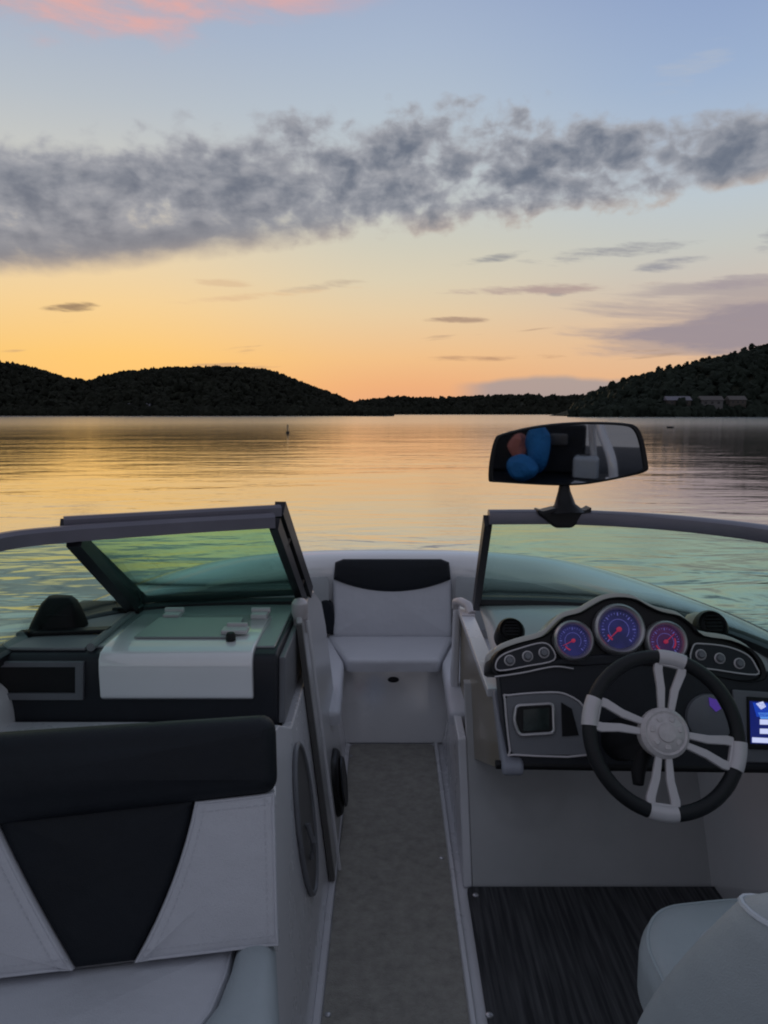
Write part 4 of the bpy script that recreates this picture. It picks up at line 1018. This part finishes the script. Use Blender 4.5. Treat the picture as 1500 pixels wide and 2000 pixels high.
# black pouch on the port dash by the side glass
po = empty('dash_pouch', 'small black trapezoid pouch lying on the left dash against the side glass', 'pouch')
b0 = onZ(100, 1236, .866)
rings = []
for s, z, in ((0, 0), (.08, .012), (.5, .05), (.85, .078), (.97, .09), (1.0, .094)):
    w = .075-.032*s; d = .06-.025*s
    if s > .9: w -= .010*(s-.9)*10; d -= .012*(s-.9)*10
    ring = []
    for a in np.linspace(0, 2*PI, 33)[:-1]:
        ca, sa = math.cos(a), math.sin(a)
        ring.append(Vector((w*math.copysign(abs(ca)**.42, ca)+.008*s+.003*math.sin(3*a+s*3), d*math.copysign(abs(sa)**.6, sa)+.004*math.sin(4*a), z+.002)))
    rings.append([p+Vector((b0.x, b0.y+.05, .866)) for p in ring])
mb = MB(); mb.loft(rings); part(mb, 'pouch_body', M['rubber'], po, ang=70)
mb = MB(); mb.tube([(b0.x-.035, b0.y+.05-.042, .915), (b0.x, b0.y+.05-.05, .918), (b0.x+.045, b0.y+.05-.04, .915)], .0025, 6); part(mb, 'zip', M['black'], po)

# aft: what the mirror shows (tower leg, towels on the aft bench)
M['bluec'] = mat('bright_blue_fabric', (.02, .20, .50), .7, var=.15, bump=[(40, .01, 3)])
M['pinkc'] = mat('salmon_fabric', (.55, .20, .16), .7, var=.15, bump=[(40, .01, 3)])
mb = MB(); mb.tube(catmull([(.50, -1.50, .54), (.47, -1.52, .74), (.36, -1.66, 1.0), (.30, -1.60, 1.5), (.25, -1.35, 1.95)], 6), .035, 14); mb.tube(catmull([(.33, -1.9, .60), (.30, -1.78, .95), (.29, -1.62, 1.5)], 6), .028, 12); mb.box((.50, -1.5, .565), (.13, .12, .05)); part(mb, 'tower_leg', M['gelb'], bevel=.004)
ab = empty('aft_bench', 'dark aft bench behind the camera, seen dimly in the mirror', 'boat seat')
mb = MB(); mb.prism([(-.9, -1.96, .003), (-.9, -1.3, .003), (-.9, -1.28, .54), (-.9, -1.96, .54)], (1.9, 0, 0)); part(mb, 'seat_cushion', M['navy'], ab, bevel=.03)
mb = MB(); mb.prism([(-.9, -1.96, .545), (-.9, -1.84, .545), (-.9, -1.90, .93), (-.9, -1.98, .93)], (1.15, 0, 0)); part(mb, 'backrest', M['navy'], ab, bevel=.025)
mb = MB(); mb.tube([(.20, -1.46, .545), (.22, -1.46, .56), (.30, -1.42, .56), (.32, -1.42, .545)], .012, 10); part(mb, 'grab_handle', M['gel'], ab)
mb = MB(); mb.pad(rounded([(-.10, -.07), (.10, -.07), (.10, .07), (-.10, .07)], .03, 4), Frame((.27, -1.78, .545), (1, .2, 0), (0, 1, 0)), .16, .03, .004); ar = part(mb, 'armrest', M['bolst2'], ab)
mb = MB(); mb.lathe(Frame((.26, -1.80, .706), (1, 0, 0), (0, 1, 0)), [(.012, 0), (.034, 0), (.038, .006), (.042, 0)], 20); part(mb, 'cup_holder', M['black'], ar)
mb = MB(); mb.pad(rounded([(-.07, -.02), (.07, -.02), (.07, .07), (-.07, .07)], .02, 4), Frame((.05, -1.84, .80), (1, 0, 0), (0, .1, 1), (0, 1, -.1)), .03, .012, .004); part(mb, 'headrest', M['gask'], ab)
def lump(o, rx, ry, rz, seed):
    V_ = IV.copy(); r_ = np.random.default_rng(seed); V_ = V_*(1+r_.normal(0, .2, (len(IV), 1)))*np.array([rx, ry, rz])+np.array(o)
    q = MB(); vs = [q.bm.verts.new(p) for p in V_.tolist()]
    for t_ in IF: q.face([vs[i] for i in t_])
    return q
for nm, lab, o, rr3, m_, sd in [('blue_cushion', 'round blue cushion, the lower of two reflected at the left of the mirror', LUMPS[0][0], LUMPS[0][1], 'bluec', 1), ('blue_cushion', 'smaller blue cushion beside the salmon cloth in the mirror', LUMPS[1][0], LUMPS[1][1], 'bluec', 2), ('salmon_cloth', 'salmon pink cloth between two blue cushions in the mirror', LUMPS[2][0], LUMPS[2][1], 'pinkc', 3)]:
    q = lump(o, *rr3, sd); ob = q.build(nm, M[m_], None, sub=1); tag(ob, lab, 'cloth' if 'cloth' in nm else 'cushion')
# ------------------------------------------------------------------ camera and render
cam = bpy.data.cameras.new('camera'); co = bpy.data.objects.new('camera', cam); C.objects.link(co)
cam.sensor_fit = 'HORIZONTAL'; cam.sensor_width = 36; cam.lens = 36
co.location = EYE; co.rotation_euler = (PI/2-PITCH, 0, 0)
cam.clip_start = .02; cam.clip_end = 12000
sc.camera = co
sc.view_settings.view_transform = 'Standard'; sc.view_settings.look = 'None'; sc.view_settings.exposure = 0; sc.view_settings.gamma = 1
sc.render.engine = 'CYCLES'
sc.cycles.use_denoising = True
sc.cycles.pixel_filter_type = 'BLACKMAN_HARRIS'; sc.cycles.filter_width = 2.0
sc.cycles.max_bounces = 8; sc.cycles.transparent_max_bounces = 16
